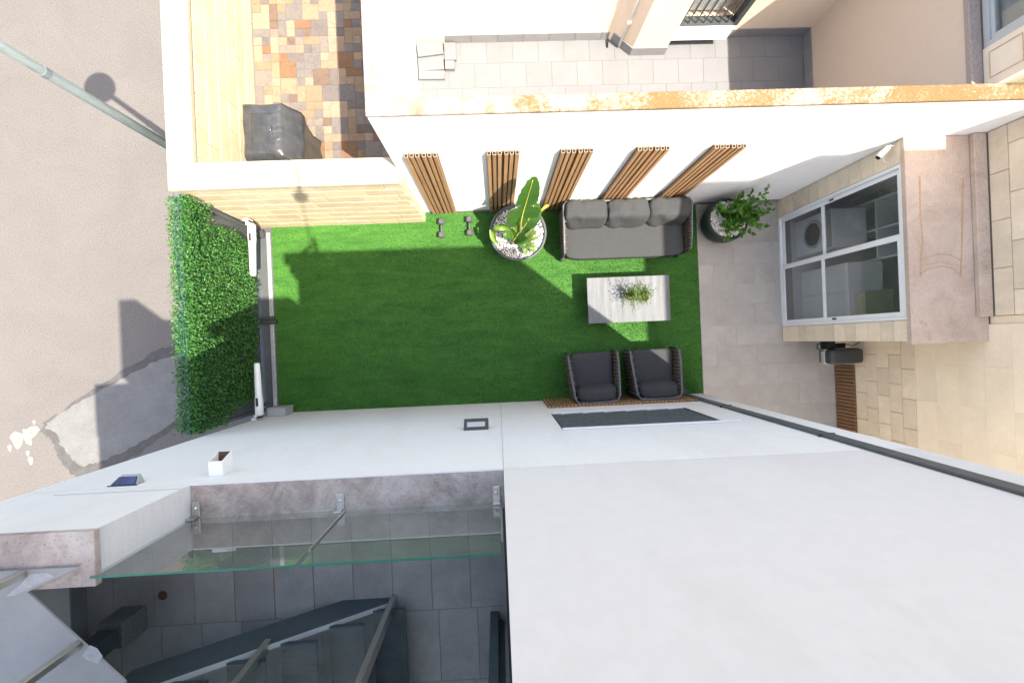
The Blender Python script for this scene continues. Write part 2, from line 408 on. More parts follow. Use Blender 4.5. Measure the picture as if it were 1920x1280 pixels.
def np_mesh(name, V, F, mats, smooth=False):
    """large triangle soups straight from arrays"""
    me = bpy.data.meshes.new(name); nv, nf = len(V), len(F)
    me.vertices.add(nv); me.vertices.foreach_set('co', np.asarray(V, np.float32).ravel())
    k = F.shape[1]; me.loops.add(nf*k); me.loops.foreach_set('vertex_index', np.asarray(F, np.int32).ravel())
    me.polygons.add(nf); me.polygons.foreach_set('loop_start', np.arange(0, nf*k, k, dtype=np.int32))
    me.update(calc_edges=True); me.materials.append(M[mats]); return me

def leaf_soup(P, D, U, L, W):
    """diamond leaves: base point, direction, side vector, length, width -> vertices and quads"""
    n = len(P); L = L[:, None]; W = W[:, None]
    nrm = np.cross(D, U); nrm /= np.linalg.norm(nrm, axis=1)[:, None]+1e-9
    V = np.stack([P, P+D*L*.5+U*W*.5+nrm*L*.06, P+D*L-nrm*L*.1, P+D*L*.5-U*W*.5+nrm*L*.06], 1).reshape(-1, 3)
    return V, np.arange(4*n).reshape(-1, 4)

def unit(a): return a/(np.linalg.norm(a, axis=1)[:, None]+1e-9)

# ================================================================== THE SETTING
st = obj('street', MB().box(-150, 150, -150, 150, -.4, -.05), 'asphalt'); tag(st, kind='structure')
def rough(pl, amp, k=7):
    out = []
    for i in range(len(pl)):
        (x0, y0), (x1, y1) = pl[i], pl[(i+1) % len(pl)]
        for j in range(k):
            t = j/k; out.append((x0+(x1-x0)*t+random.uniform(-amp, amp), y0+(y1-y0)*t+random.uniform(-amp, amp)))
    return out
pe = [(-5.0, .24), (-5.6, .10), (-6.2, -.24), (-6.85, -.62), (-7.45, -1.02), (-7.52, -1.16), (-7.34, -1.28), (-7.28, -1.5), (-7.08, -1.85), (-6.9, -1.98), (-6.6, -1.9), (-6.0, -1.62), (-5.5, -1.28), (-4.9, -.95)]
rp = obj('road_patch', MB().prism(rough(pe, .022), -.06, -.046), 'patch_edge'); tag(rp, kind='structure')
cx, cy = -6.1, -.85
inner = [(cx+(x-cx)*.93, cy+(y-cy)*.80) for x, y in pe]; inner[0] = (-5.0, .05); inner[-1] = (-4.9, -.78)
obj('patch_fill', MB().prism(rough(inner, .018), -.06, -.042), 'patch', rp)
spv = []
for k in range(26):
    t = 2*math.pi*k/26; r = .13*(1+.5*math.sin(2*t+1)+.35*math.sin(5*t)+.3*random.uniform(-1, 1))
    spv.append((-7.78+r*math.cos(t)*1.05, -1.22+r*math.sin(t)*1.5))
sp = obj('paint_spill', MB().prism(spv, -.055, -.045), 'splash'); tag(sp, 'white paint spill on the asphalt beside the pale road patch', 'paint')
for x, y, r in ((-7.68, -1.62, .05), (-8.0, -1.4, .04), (-7.6, -1.0, .03), (-7.72, -1.5, .035)):
    obj('drip', MB().prism([(x+r*math.cos(t*.9)*(.7+.5*(t % 2)), y+r*1.5*math.sin(t*.9)) for t in range(7)], -.055, -.045), 'splash', sp)

# -- artificial lawn
TX0, TX1, TY0, TY1 = -3.64, 3.43, -1.02, 2.18
tb = obj('lawn_base', MB().box(TX0, TX1, TY0, TY1, -.06, .0), 'turf_base'); tag(tb, kind='structure')
n = 230000
P = np.stack([np.random.uniform(TX0, TX1, n), np.random.uniform(TY0, TY1, n), np.zeros(n)], 1)
keep = ~((P[:, 0] < -1.1) & (P[:, 1] > 2.02)); P = P[keep]; n = len(P)
ang = np.random.uniform(0, 2*np.pi, n); ln = np.random.uniform(.014, .028, n); le = np.random.uniform(.1, .8, n); la = np.random.normal(.0, 1.4, n)
u = np.stack([np.cos(ang), np.sin(ang), np.zeros(n)], 1)*.0038
tip = P+np.stack([np.cos(la)*le*ln, np.sin(la)*le*ln, ln], 1)
V = np.stack([P-u, P+u, tip], 1).reshape(-1, 3)
gr = add('lawn_grass', np_mesh('lawn_grass', V, np.arange(3*n).reshape(-1, 3), 'turf')); tag(gr, 'short green artificial grass covering the courtyard', 'grass', kind='stuff')

# -- paved strip in front of the bay door
pf = obj('paved_floor', MB().box(3.43, 5.76, -3.2, 2.18, -.06, .009), 'grout'); tag(pf, kind='structure')
ty, tx = .345, .70; row = 0; y = 2.18
while y > -3.0:
    x = 3.435-(row % 2)*tx/2-.1
    while x < 5.74:
        a, b = max(x, 3.435), min(x+tx, 5.74)
        if b-a > .06: piece('floor_tile', 'paver', pf, a+.0012, b-.0012, y-ty+.0012, y-.0012, -.02, .012, .001)
        x += tx
    y -= ty; row += 1

# -- upper terrace floor
FZ = 3.65
tf = obj('terrace_floor', MB().box(-3.57, 0, -3.6, -1.30, FZ-.25, FZ-.004), 'grout_rust'); tag(tf, kind='structure')
for r_, y in enumerate((-1.30-.37, -2.29, -2.91, -3.53)):
    y1 = {0: -1.30, 1: -1.67, 2: -2.29, 3: -2.91}[r_]
    x = -3.57; k = 0
    edges = [-3.57]+[-2.0+.335*j+(.0 if r_ != 2 else .05) for j in range(-4, 6)]+[0]
    for a, b in zip(edges[:-1], edges[1:]):
        g = .004 if abs(b+2.0) > .06 and abs(a+2.0) > .06 else .009
        piece('floor_tile', 'paver_terrace', tf, a+g/2, b-g/2, y+.002, y1-.002, FZ-.03, FZ+random.choice((0, .001)), .0015)

# -- neighbour's terrace floor
NZ = .70
nf = obj('neighbour_terrace_floor', MB().box(-1.04, 4.93, 2.33, 4.6, NZ-.4, NZ-.004), 'grout_pale'); tag(nf, kind='structure')
y = 4.58; row = 0
while y > 2.34:
    x = -1.04-(row % 2)*.195-.12
    while x < 4.92:
        a, b = max(x, -1.04), min(x+.39, 4.92)
        if b-a > .04: piece('floor_tile', 'paver_light', nf, a+.002, b-.002, max(y-.37, 2.335)+.002, y-.002, NZ-.03, NZ, .0015)
        x += .39
    y -= .37; row += 1

# -- slate-tiled yard
SZ = .37
sy_ = obj('slate_yard_floor', MB().box(-3.64, -1.15, 2.32, 6.4, SZ-.4, SZ-.006), 'grout_pale'); tag(sy_, kind='structure')
cell = .128; nx, ny = int(2.46/cell)+1, int(3.1/cell)+1
used = [[False]*ny for _ in range(nx)]
for i in range(nx):
    for j in range(ny):
        if used[i][j]: continue
        opts = [(1, 1), (1, 1), (2, 1), (1, 2), (2, 2), (1, 1)]; random.shuffle(opts)
        for w, h in opts:
            if i+w <= nx and j+h <= ny and not any(used[i+a][j+b] for a in range(w) for b in range(h)):
                for a in range(w):
                    for b in range(h): used[i+a][j+b] = True
                x0 = -3.62+i*cell; y0 = 2.34+j*cell
                piece('slate_tile', 'slate', sy_, x0+.002, min(x0+w*cell, -1.15)-.002, y0+.002, y0+h*cell-.002, SZ-.03, SZ+random.uniform(-.002, .003), .002)
                break

# ================================================================== SANDSTONE WALL (courtyard / street)
sw = thing('sandstone_wall', 'yellow sandstone boundary wall with pale coping round the slate yard', 'wall', (-3.78, 2.17, 0))
obj('wall_core', MB().box(-3.89, -3.652, 2.05, 6.4, -.1, 1.87).box(-3.652, -1.12, 2.05, 2.29, -.1, 1.87), 'sand_mortar', sw)
ch = .242
for k in range(8):                                # street-side wall, its face towards the slate yard
    z0 = SZ+k*ch; z1 = min(z0+ch, 1.87)
    if z1-z0 < .03: break
    y = 2.30-(k % 2)*.24-random.uniform(0, .05)
    while y < 6.3:
        L = .46+random.choice((-.06, 0, .05)); a = max(y, 2.30)
        if y+L-a > .05: piece('stone_block', 'sandstone', sw, -3.655, -3.634+random.uniform(-.002, .003), a+.006, y+L-.006, z0+.006, z1-.006, .004)
        y += L
for k in range(8):                                # wall towards the lawn
    z0 = .0+k*.235; z1 = min(z0+.235, 1.87); x = -3.88-(k % 2)*.22
    while x < -1.13:
        L = .44+random.choice((-.05, 0, .06)); a, b = max(x, -3.88), min(x+L, -1.125)
        if b-a > .05: piece('stone_block', 'sandstone', sw, a+.004, b-.004, 2.026+random.uniform(-.003, .003), 2.055, z0+.004, z1-.004, .005)
        x += L
y = 2.33
while y < 6.3: piece('coping_stone', 'sand_coping', sw, -3.935, -3.615, y+.002, y+.598, 1.872, 1.945, .008); y += .6
x = -3.935
for L in (.80, .66, .62, .72): piece('coping_stone', 'sand_coping', sw, x+.002, min(x+L, -1.12)-.002, 2.0, 2.328, 1.872, 1.945, .008); x += L

# ================================================================== TALL WHITE PARTY WALL
pw = thing('party_wall', 'tall white rendered wall with orange lichen along its top', 'wall', (1.8, 2.25, 0))
obj('wall', MB().box(-1.155, 8.5, 2.18, 2.325, -.1, 3.235).box(-1.155, -1.045, 2.325, 6.4, -.1, 3.235), 'party', pw)
obj('wall_top', MB().box(-1.16, 8.5, 2.172, 2.332, 3.237, 3.272).box(-1.16, -1.037, 2.332, 6.4, 3.237, 3.272), 'lichen', pw, .006)
obj('skirting', MB().box(-1.10, 3.43, 2.168, 2.1795, 0, .085).box(3.43, 4.83, 2.168, 2.1795, .013, .12), 'skirting', pw)
obj('glass_panel', MB().box(5.12, 7.0, 2.30, 2.312, 3.272, 3.50), 'glass', pw)

# -- five slat panels on the white wall
lab = ['slatted wood wall panel nearest the sandstone wall', 'slatted wood wall panel with a leaf shadow, second from the sandstone wall',
       'middle slatted wood wall panel, just right of the banana plant', 'slatted wood wall panel rising behind the middle of the sofa', 'slatted wood wall panel behind the right end of the sofa']
for i, x0 in enumerate((-.985, -.045, .81, 1.70, 2.60)):
    t = thing('slat_panel', lab[i], 'wall panel', (x0+.19, 2.18, .09), 'slat panels on the white wall')
    obj('backing', MB().box(x0+.0, x0+.385, 2.168, 2.1795, .10, 2.39), 'wood_dark', t)
    for j in range(6):
        a = x0+.006+j*.0625+(.014 if j > 2 else 0)
        s_ = obj('slat', MB().box(a, a+.044, 2.128, 2.1675, .10, 2.395), 'wood', t, .002)
        obj('slat_end', MB().box(a, a+.044, 2.128, 2.133, 2.3955, 2.40).box(a, a+.044, 2.162, 2.1675, 2.3955, 2.40).box(a, a+.006, 2.133, 2.162, 2.3955, 2.40).box(a+.038, a+.044, 2.133, 2.162, 2.3955, 2.40), 'hollow', s_)
        obj('hollow', MB().box(a+.0062, a+.0378, 2.1332, 2.1618, 2.3952, 2.3965), 'black', s_)  # black plate on the solid slat paints the shade of an open end

# ================================================================== OUR HOUSE (white block, parapet, terrace, roof)
FY = -1.02; BY = -1.30
hs = thing('white_house', 'white rendered house block with recessed grille and terrace parapet', 'house', (0, -2, 0))
LW0, LW1, LZ0, LZ1 = .68, 2.55, 1.36, 2.50
wl_ = MB()
for (a, b, c, d) in ((-3.70, -.0015, -.1, 3.945), (.0015, LW0, -.1, 3.945), (LW1, 3.40, -.1, 3.945), (LW0, LW1, -.1, LZ0), (LW0, LW1, LZ1, 3.945)):
    wl_.box(a, b, BY, FY, c, d)
obj('wall', wl_, 'white', hs)
obj('wall_core', MB().box(-3.69, 3.39, -7, BY-.002, -.1, 3.38), 'white', hs)
obj('upper_wall', MB().box(0.0, 3.40, -7, FY, 3.951, 8.04), 'upper', hs)
obj('wall_core', MB().box(-.02, 3.38, -6.9, FY-.012, 3.9, 3.96), 'anthracite', hs)
obj('wall_coping', MB().box(-.19, 3.43, -1.2, FY+.02, 8.045, 8.09), 'plate', hs)
# lower parapet with stained coping, taller pier at the street end
obj('wall', MB().box(-3.70, -2.46, BY, FY, 3.95, 4.80), 'white', hs)
obj('pier_side', MB().box(-2.4598, -2.456, BY+.002, FY-.002, 3.955, 4.80), 'pier_side', hs)
obj('parapet_coping', MB().box(-2.455, -.002, BY-.03, FY-.008, 3.9465, 3.962), 'coping', hs, .003)
obj('coping_lip', MB().box(-2.455, -.002, FY-.0075, FY+.004, 3.9465, 3.960), 'white', hs)
obj('pier_coping', MB().box(-3.73, -2.425, BY-.04, FY+.006, 4.802, 4.85), 'coping', hs, .004)
obj('wall', MB().box(-3.70, -3.57, -3.6, BY-.001, 3.38, 4.80), 'white', hs)
obj('skirting', MB().box(-3.5695, -3.555, -3.6, BY-.002, FZ+.003, FZ+.14), 'skirting', hs)
obj('wall', MB().box(-3.70, 0, -7, -3.6, 3.39, 7.1), 'white', hs)
# roof storey over the terrace, outside the picture: throws the courtyard's shade
obj('roof_slab', MB().box(-2.70, -.002, -3.59, -1.74, 6.9, 7.17).box(-3.70, -2.702, -3.59, -2.75, 6.9, 7.17), 'white', hs)
obj('roof_parapet', MB().box(-2.70, -2.43, -3.1, -1.83, 7.172, 8.55), 'white', hs)
obj('roof_parapet', MB().box(-1.0, -.002, -2.0, -1.83, 7.172, 8.40), 'white', hs)
# seam in the pier and recessed grille
obj('seam', MB().box(-3.4, -2.46, FY-.004, FY+.0015, 4.055, 4.061), 'plate', hs)
obj('grille_back', MB().box(LW0, LW1, FY-.11, FY-.09, LZ0, LZ1), 'black', hs)
gr_ = obj('grille', MB().box(LW0+.002, LW1-.002, FY-.06, FY-.004, LZ1-.026, LZ1-.002), 'anthracite', hs)
for a in (LW0+.002, LW1-.025): obj('grille_stile', MB().box(a, a+.023, FY-.06, FY-.004, LZ0+.002, LZ1-.0265), 'anthracite', gr_)
def clip_bar(c, half):
    """parallelogram of a diagonal bar z = c - .42 (x - LW0), clipped to the opening"""
    pts = []
    x0, x1, z0, z1 = LW0+.026, LW1-.026, LZ0+.003, LZ1-.028
    poly = [(x0-3, c-half+.42*3), (x1+3, c-half-.42*(x1+3-x0)), (x1+3, c+half-.42*(x1+3-x0)), (x0-3, c+half+.42*3)]
    for ax, lim, sg in ((0, x0, 1), (0, x1, -1), (1, z0, 1), (1, z1, -1)):
        out = []
        for i in range(len(poly)):
            p, q = poly[i], poly[(i+1) % len(poly)]
            ip, iq = sg*(p[ax]-lim) >= 0, sg*(q[ax]-lim) >= 0
            if ip: out.append(p)
            if ip != iq:
                t = (lim-p[ax])/(q[ax]-p[ax]); out.append((p[0]+t*(q[0]-p[0]), p[1]+t*(q[1]-p[1])))
        poly = out
        if len(poly) < 3: return None
    return poly
c = LZ0+.02
while c < LZ1+.9:
    pl = clip_bar(c, .034)
    if pl: obj('grille_bar', MB().prism(pl, FY-.045, FY-.008, 'y'), 'grille', gr_)
    c += .125
obj('grille_lintel', MB().box(LW0, LW1+.16, FY+.001, FY+.022, LZ1+.002, LZ1+.05), 'white', hs, .004)
obj('grille_sill', MB().box(LW0-.0, LW1, FY-.088, FY+.012, LZ0-.03, LZ0-.001), 'white', hs, .003)
# batten cladding behind the armchairs
bp = obj('batten_panel', MB().box(.70, 2.96, FY+.0005, FY+.008, .01, .885), 'wood_dark', hs)
x = .705
while x < 2.93:
    piece('batten', 'wood', bp, x, x+.040, FY+.008, FY+.03, .012, .88, .002); x += .0565
dp = obj('downpipe', MB().box(2.985, 3.105, FY+.002, FY+.028, .10, 8.0), 'anth_scuffed', hs, .006)
obj('pipe_shoe', MB().hexa([(3.015, FY+.01, .0), (3.11, FY+.01, .0), (3.11, FY+.16, .01), (3.015, FY+.16, .01), (3.015, FY+.01, .11), (3.11, FY+.01, .11), (3.11, FY+.09, .11), (3.015, FY+.09, .11)]), 'anthracite', dp, .004)
for z in (1.5, 3.4, 5.2): obj('pipe_clip', MB().box(2.97, 3.12, FY+.001, FY+.031, z, z+.03), 'anthracite', dp)
# water spout through the parapet
spt = obj('water_spout', MB(), 'white', hs)
x0, x1, z0, z1, y1 = -2.45, -2.335, 3.60, 3.74, FY+.176
yt = FY+.124
obj('spout_tube', MB().box(x0, x1, FY+.001, yt, z1-.006, z1).box(x0, x1, FY+.001, y1, z0, z0+.006).prism([(FY+.001, z0+.0062), (y1, z0+.0062), (yt, z1-.0062), (FY+.001, z1-.0062)], x0, x0+.006, 'x').prism([(FY+.001, z0+.0062), (y1, z0+.0062), (yt, z1-.0062), (FY+.001, z1-.0062)], x1-.006, x1, 'x'), 'white_plastic', spt)
obj('spout_lining', MB().box(x0+.0062, x1-.0062, FY+.0125, y1-.002, z0+.0062, z0+.008), 'rust', spt)
obj('spout_hollow', MB().box(x0+.0065, x1-.0065, FY+.002, FY+.012, z0+.0065, z1-.0065), 'rust', spt)

# -- bulkhead lamp
wlmp = thing('wall_lamp', 'small dark rectangular bulkhead lamp on the white wall', 'lamp', (-.31, FY, 2.2))
obj('housing', MB().hexa([(-.445, FY+.001, 2.14), (-.155, FY+.001, 2.14), (-.155, FY+.115, 2.14), (-.445, FY+.115, 2.14), (-.445, FY+.001, 2.30), (-.155, FY+.001, 2.30), (-.155, FY+.10, 2.18), (-.445, FY+.10, 2.18)]), 'anthracite', wlmp, .006)
q = [(-.405, FY+.078, 2.2075), (-.195, FY+.078, 2.2075), (-.195, FY+.032, 2.2635), (-.405, FY+.032, 2.2635)]
obj('lens', MB().hexa([(a, b, c) for a, b, c in q]+[(a, b+.006, c+.008) for a, b, c in q]), 'alu_grey', wlmp)
# -- solar lamp
sl = thing('solar_lamp', 'little wedge solar lamp with blue panel on the white pier', 'lamp', (-3.02, FY, 3.85))
obj('body', MB().hexa([(-3.13, FY+.001, 3.80), (-2.92, FY+.001, 3.80), (-2.95, FY+.07, 3.80), (-3.10, FY+.07, 3.80), (-3.13, FY+.001, 3.89), (-2.92, FY+.001, 3.89), (-2.95, FY+.055, 3.83), (-3.10, FY+.055, 3.83)]), 'grey_plastic', sl, .004)
q = [(-3.095, FY+.056, 3.833), (-2.955, FY+.056, 3.833), (-2.93, FY+.008, 3.888), (-3.12, FY+.008, 3.888)]
obj('solar_panel', MB().hexa(q+[(a, b+.003, c+.005) for a, b, c in q]), 'solar', sl)
obj('mount', MB().box(-3.14, -2.91, FY+.0005, FY+.008, 3.895, 3.902), 'dark_plastic', sl)

# -- glass balustrade on the parapet: two panes
for a, b, l in ((-2.445, -1.262, 'clear glass balustrade pane at the pier end of the parapet'), (-1.232, -.035, 'clear glass balustrade pane beside the tall white block')):
    g = thing('glass_balustrade', l, 'glass panel', ((a+b)/2, -1.279, 3.963), 'glass balustrade panes on the parapet')
    obj('pane', MB().box(a, b, -1.284, -1.274, 3.975, 4.858), 'glass', g)
    obj('pane_edge', MB().box(a, b, -1.2845, -1.2735, 4.8585, 4.864), 'glass_edge', g)
    obj('edge_profile', MB().box(b+.001, b+.013, -1.29, -1.268, 4.0, 4.66), 'steel', g)
    xs = (a+.03, b-.035) if a < -2 else (b-.03,)
    for x in xs:
        cl = obj('clamp', MB().box(x-.03, x+.03, -1.27, -1.15, 3.9625, 3.975), 'steel', g, .003)
        obj('bolt', MB().lathe([(.014, 0), (.014, .008), (.006, .012)], (x, -1.20, 3.975), 10), 'steel', cl)
        obj('clamp_jaw', MB().box(x-.03, x+.03, -1.2725, -1.26, 3.976, 4.05), 'steel', cl, .002)

# -- steel staircase on the terrace
SYY = -2.16
stt = thing('steel_staircase', 'dark steel staircase with chequered treads and glass railing', 'staircase', (-1.0, SYY, FZ))
sl_ = .60; z_up = lambda x: FZ+.07+(-.98-x)*sl_
z_lo = lambda x: z_up(x)-.33
xe = -2.62
for yy in (SYY, -3.25):
    obj('stringer', MB().prism([(-.97, FZ+.002), (-.97, z_up(-.98)), (xe, z_up(xe)), (xe, z_lo(xe)), (-1.42, FZ+.002)], yy-.012, yy, 'y'), 'stair', stt)
obj('stringer_flange', MB().prism([(-.97, z_up(-.97)+.001), (-.97, z_up(-.97)+.011), (xe, z_up(xe)+.011), (xe, z_up(xe)+.001)], SYY-.03, SYY+.004, 'y'), 'alu_grey', stt)
for k in range(6):
    z = FZ+.17+k*.176; x1 = -.86-k*.292; x0 = x1-.262
    td = obj('tread', MB().box(x0, x1, -3.24, SYY-.014, z-.03, z).box(x0, x0+.006, -3.24, SYY-.014, z-.07, z-.03), 'tread', stt)
    nu = MB(); yy = SYY-.04; r0 = 0
    while yy > -3.2:
        xx = x0+.02+(r0 % 2)*.014
        while xx < x1-.01:
            s1 = .009 if (r0 % 2) else -.009
            nu.hexa([(xx-s1-.003, yy-.009, z+.0002), (xx-s1+.003, yy-.009, z+.0002), (xx+s1+.003, yy+.009, z+.0002), (xx+s1-.003, yy+.009, z+.0002),
                     (xx-s1-.001, yy-.007, z+.0035), (xx-s1+.001, yy-.007, z+.0035), (xx+s1+.001, yy+.007, z+.0035), (xx+s1-.001, yy+.007, z+.0035)])
            xx += .028
        yy -= .024; r0 += 1
    obj('tread_pattern', nu, 'tread', td, kind='stuff')
for x in (-.985, -1.80):
    zt = z_up(x)
    p_ = obj('railing_post', MB().box(x-.022, x+.022, SYY-.062, SYY-.022+.05, zt-.05, zt+1.0), 'steel', stt, .003)
    obj('post_smear', MB().prism([(x+.03, SYY+.003), (x+.06, SYY+.0), (x+.11, SYY+.002), (x+.15, SYY-.005), (x+.08, SYY-.012), (x+.03, SYY-.012)], zt+.013+0, zt+.0145), 'plate_smear', p_) if False else None
pz = [(-1.02, z_up(-1.02)+.03), (-1.775, z_up(-1.775)+.03), (-1.775, z_up(-1.775)+.95), (-1.02, z_up(-1.02)+.95)]
obj('railing_glass', MB().prism(pz, SYY-.03, SYY-.02, 'y'), 'glass', stt)
pz = [(-1.83, z_up(-1.83)+.03), (-2.55, z_up(-2.55)+.03), (-2.55, z_up(-2.55)+.95), (-1.83, z_up(-1.83)+.95)]
obj('railing_glass', MB().prism(pz, SYY-.03, SYY-.02, 'y'), 'glass', stt)
LP = [(-2.97, -1.205), (-2.485, -1.205), (-2.78, -1.333), (-2.25, -1.885), (-2.25, -3.3), (-3.50, -3.3), (-3.50, -1.205)]
obj('landing', MB().prism(LP, 4.872, 4.884), 'plate', stt)
for x, y in ((-2.80, -1.225), (-2.50, -1.65)):
    obj('railing_post', MB().box(x-.022, x+.022, y-.02, y+.02, 4.885, 5.95), 'steel', stt, .003)
sm = [(-2.44, -1.66), (-2.40, -1.68), (-2.37, -1.73), (-2.40, -1.77), (-2.45, -1.75), (-2.49, -1.72)]
obj('pale_smear', MB().prism(sm, 4.8845, 4.886), 'plate_smear', stt)  # thin pale smear shape on the landing plate
sm = [(-2.76, -1.23), (-2.66, -1.225), (-2.62, -1.25), (-2.74, -1.30), (-2.84, -1.345), (-2.90, -1.35), (-2.82, -1.29)]
obj('pale_smear', MB().prism(sm, 4.8845, 4.886), 'plate_smear', stt)
# -- post carrying the landing
po = thing('landing_post', 'dark square post on a cement plinth under the stair landing', 'post', (-3.16, -2.2, FZ))
obj('plinth', MB().box(-3.27, -3.06, -2.30, -2.10, FZ+.002, FZ+.26), 'patch', po, .008)
obj('shaft', MB().box(-3.235, -3.095, -2.275, -2.14, FZ+.26, 4.87), 'stair', po, .004)
fr = thing('steel_column', 'narrow dark steel column standing beside the tall white block', 'column', (-.10, -2.35, FZ))
obj('upright', MB().box(-.165, -.095, -2.40, -2.33, FZ+.002, 6.6), 'stair', fr, .003)
obj('upright', MB().box(-.075, -.045, -2.46, -2.42, FZ+.002, 6.6), 'stair', fr, .003)
obj('web', MB().box(-.13, -.062, -2.43, -2.405, FZ+.002, 6.6), 'anthracite', fr)
dr = thing('floor_drain', 'round rusty drain spot in the terrace floor', 'drain', (-2.93, -2.03, FZ))
obj('drain_cover', MB().lathe([(.038, .002), (.038, .005), (.03, .006)], (-2.93, -2.03, FZ), 20), 'rust', dr)

# ================================================================== RIGHT-HAND STONE HOUSE with the bay
rh = thing('stone_house', 'cream stone-clad house with projecting bay and flat bay roof', 'house', (6, 0, 0))
BX, WX = 4.83, 5.75
obj('wall', MB().box(WX, 14, -9, -.035, 1.50, 5.0).box(WX, 9, -4.2, -.036, 5.002, 8.0).box(WX, 14, -9, -.035, -.1, 1.0), 'smooth_stone', rh)
obj('wall_core', MB().box(WX+.012, 14, -9, -.04, 1.0, 1.5), 'mortar', rh)
obj('wall_core', MB().box(WX+.012, 14, -.034, .90, 2.46, 5.95).box(WX+.012, 14, .90, 2.175, 2.46, 3.30), 'mortar', rh)
obj('wall', MB().box(WX, WX+.3, -.034, .05, 2.46, 5.95), 'smooth_stone', rh)
for k in range(5):                                # cladding courses above the bay roof
    z0 = 2.52+k*.2; y = .055-(k % 2)*.26
    while y < 2.17:
        L = .54; a, b = max(y, .055), min(y+L, 2.172)
        if b-a > .05: piece('stone_block', 'limestone', rh, WX-.012, WX+.014, a+.003, b-.003, z0+.003, z0+.197, .003)
        y += L
for k in range(7):                                # cladding low on the wall below the smooth part
    z0 = .01+k*.21; y = -.21+(k % 2)*.2
    while y > -3.2:
        L = .42; a, b = y-L, min(y, -.215)
        if b-a > .05: piece('stone_block', 'limestone', rh, WX-.018, WX-.001, a+.003, b-.003, z0+.003, z0+.207, .003)
        y -= L
for k in range(6):                                # large smooth facing slabs above it
    z0 = 1.4815+k*.30; y = -.04+(k % 2)*.5
    while y > -4:
        a, b = y-1.0, min(y, -.04)
        if b-a > .05: piece('facing_slab', 'smooth_slab', rh, WX-.012, WX-.0005, a+.0006, b-.0006, z0+.0006, z0+.2994, .0006)
        y -= 1.0
bp2 = obj('batten_panel', MB().box(WX-.028, WX-.0185, -3.0, -.62, .014, .43), 'wood_dark', rh)
y = -.625
while y > -2.9: piece('batten', 'wood_dark', bp2, WX-.05, WX-.028, y-.044, y, .016, .425, .002); y -= .058
# bay front: jambs of small stones
bay = obj('bay_wall', MB().box(BX+.012, BX+.2, 1.90, 2.175, 0, 2.38).box(BX+.012, BX+.2, -.20, .05, 0, 2.38).box(BX+.2, WX, -.20, -.10, 0, 2.38), 'mortar', rh)
for k in range(12):
    z0 = .016+k*.197
    piece('stone_block', 'limestone', bay, BX, BX+.0115, 1.905, 2.172, z0+.002, z0+.195, .002)
    piece('stone_block', 'limestone', bay, BX, BX+.0115, -.20, .045, z0+.002, z0+.195, .002)
br = obj('bay_roof', MB().box(BX-.02, WX+.0, -.235, 2.176, 2.385, 2.45), 'bayroof', rh, .006)
obj('roof_upstand', MB().box(5.585, WX-.013, .05, 2.174, 2.451, 2.51), 'bayroof', br, .006)
def strip(pts, w, z):
    m = MB(); L, Rr = [], []
    for i, p in enumerate(pts):
        d = Vector(pts[min(i+1, len(pts)-1)])-Vector(pts[max(i-1, 0)]); d.normalize(); nn = Vector((-d.y, d.x))
        ww = w*random.uniform(.7, 1.3); L.append((p[0]+nn.x*ww, p[1]+nn.y*ww)); Rr.append((p[0]-nn.x*ww, p[1]-nn.y*ww))
    return m.prism(L+Rr[::-1], z, z+.0012)
for pts, w in (([(4.98, 1.72), (4.97, 1.3), (4.985, .95), (4.95, .75)], .011), ([(5.50, 1.68), (5.47, 1.2), (5.45, .85), (5.42, .52)], .012), ([(4.95, .74), (5.15, .80), (5.30, .79), (5.43, .72)], .006),
               ([(4.94, .58), (5.05, .64), (5.2, .66), (5.32, .63), (5.42, .55)], .007), ([(4.96, .68), (5.2, .71), (5.40, .66)], .004), ([(4.95, .75), (4.94, .55)], .011)):
    obj('rust_mark', strip(pts, w, 2.4505), 'stain', br)
# sliding door in the bay
dr_ = obj('sliding_door', MB().box(BX-.005, BX+.06, 1.855, 1.898, .02, 2.40).box(BX-.005, BX+.06, .052, .095, .02, 2.40).box(BX-.005, BX+.06, .095, 1.855, 2.345, 2.384).box(BX-.005, BX+.06, .095, 1.855, .013, .06), 'alu_white', rh, .003)
for (y0, y1, xo) in ((.097, 1.06, .0), (1.03, 1.853, .03)):
    fr_ = obj('door_sash', MB().box(BX+xo-.003, BX+xo+.024, y0, y0+.055, .062, 2.343).box(BX+xo-.003, BX+xo+.024, y1-.055, y1, .062, 2.343).box(BX+xo-.002, BX+xo+.023, y0+.055, y1-.055, .062, .125).box(BX+xo-.002, BX+xo+.023, y0+.055, y1-.055, 2.285, 2.343).box(BX+xo-.002, BX+xo+.023, y0+.055, y1-.055, 1.0, 1.055), 'alu_white', dr_, .002)
    obj('pane', MB().box(BX+xo+.009, BX+xo+.014, y0+.054, y1-.054, .124, 1.001), 'glass_dark', fr_)
    obj('pane', MB().box(BX+xo+.009, BX+xo+.014, y0+.054, y1-.054, 1.054, 2.286), 'glass_dark', fr_)
    yy = .123 if y0 < .5 else 1.825
    obj('handle', MB().box(BX+xo-.008, BX+xo-.0032, yy-.012, yy+.012, 1.18, 1.26), 'dark_plastic', fr_)
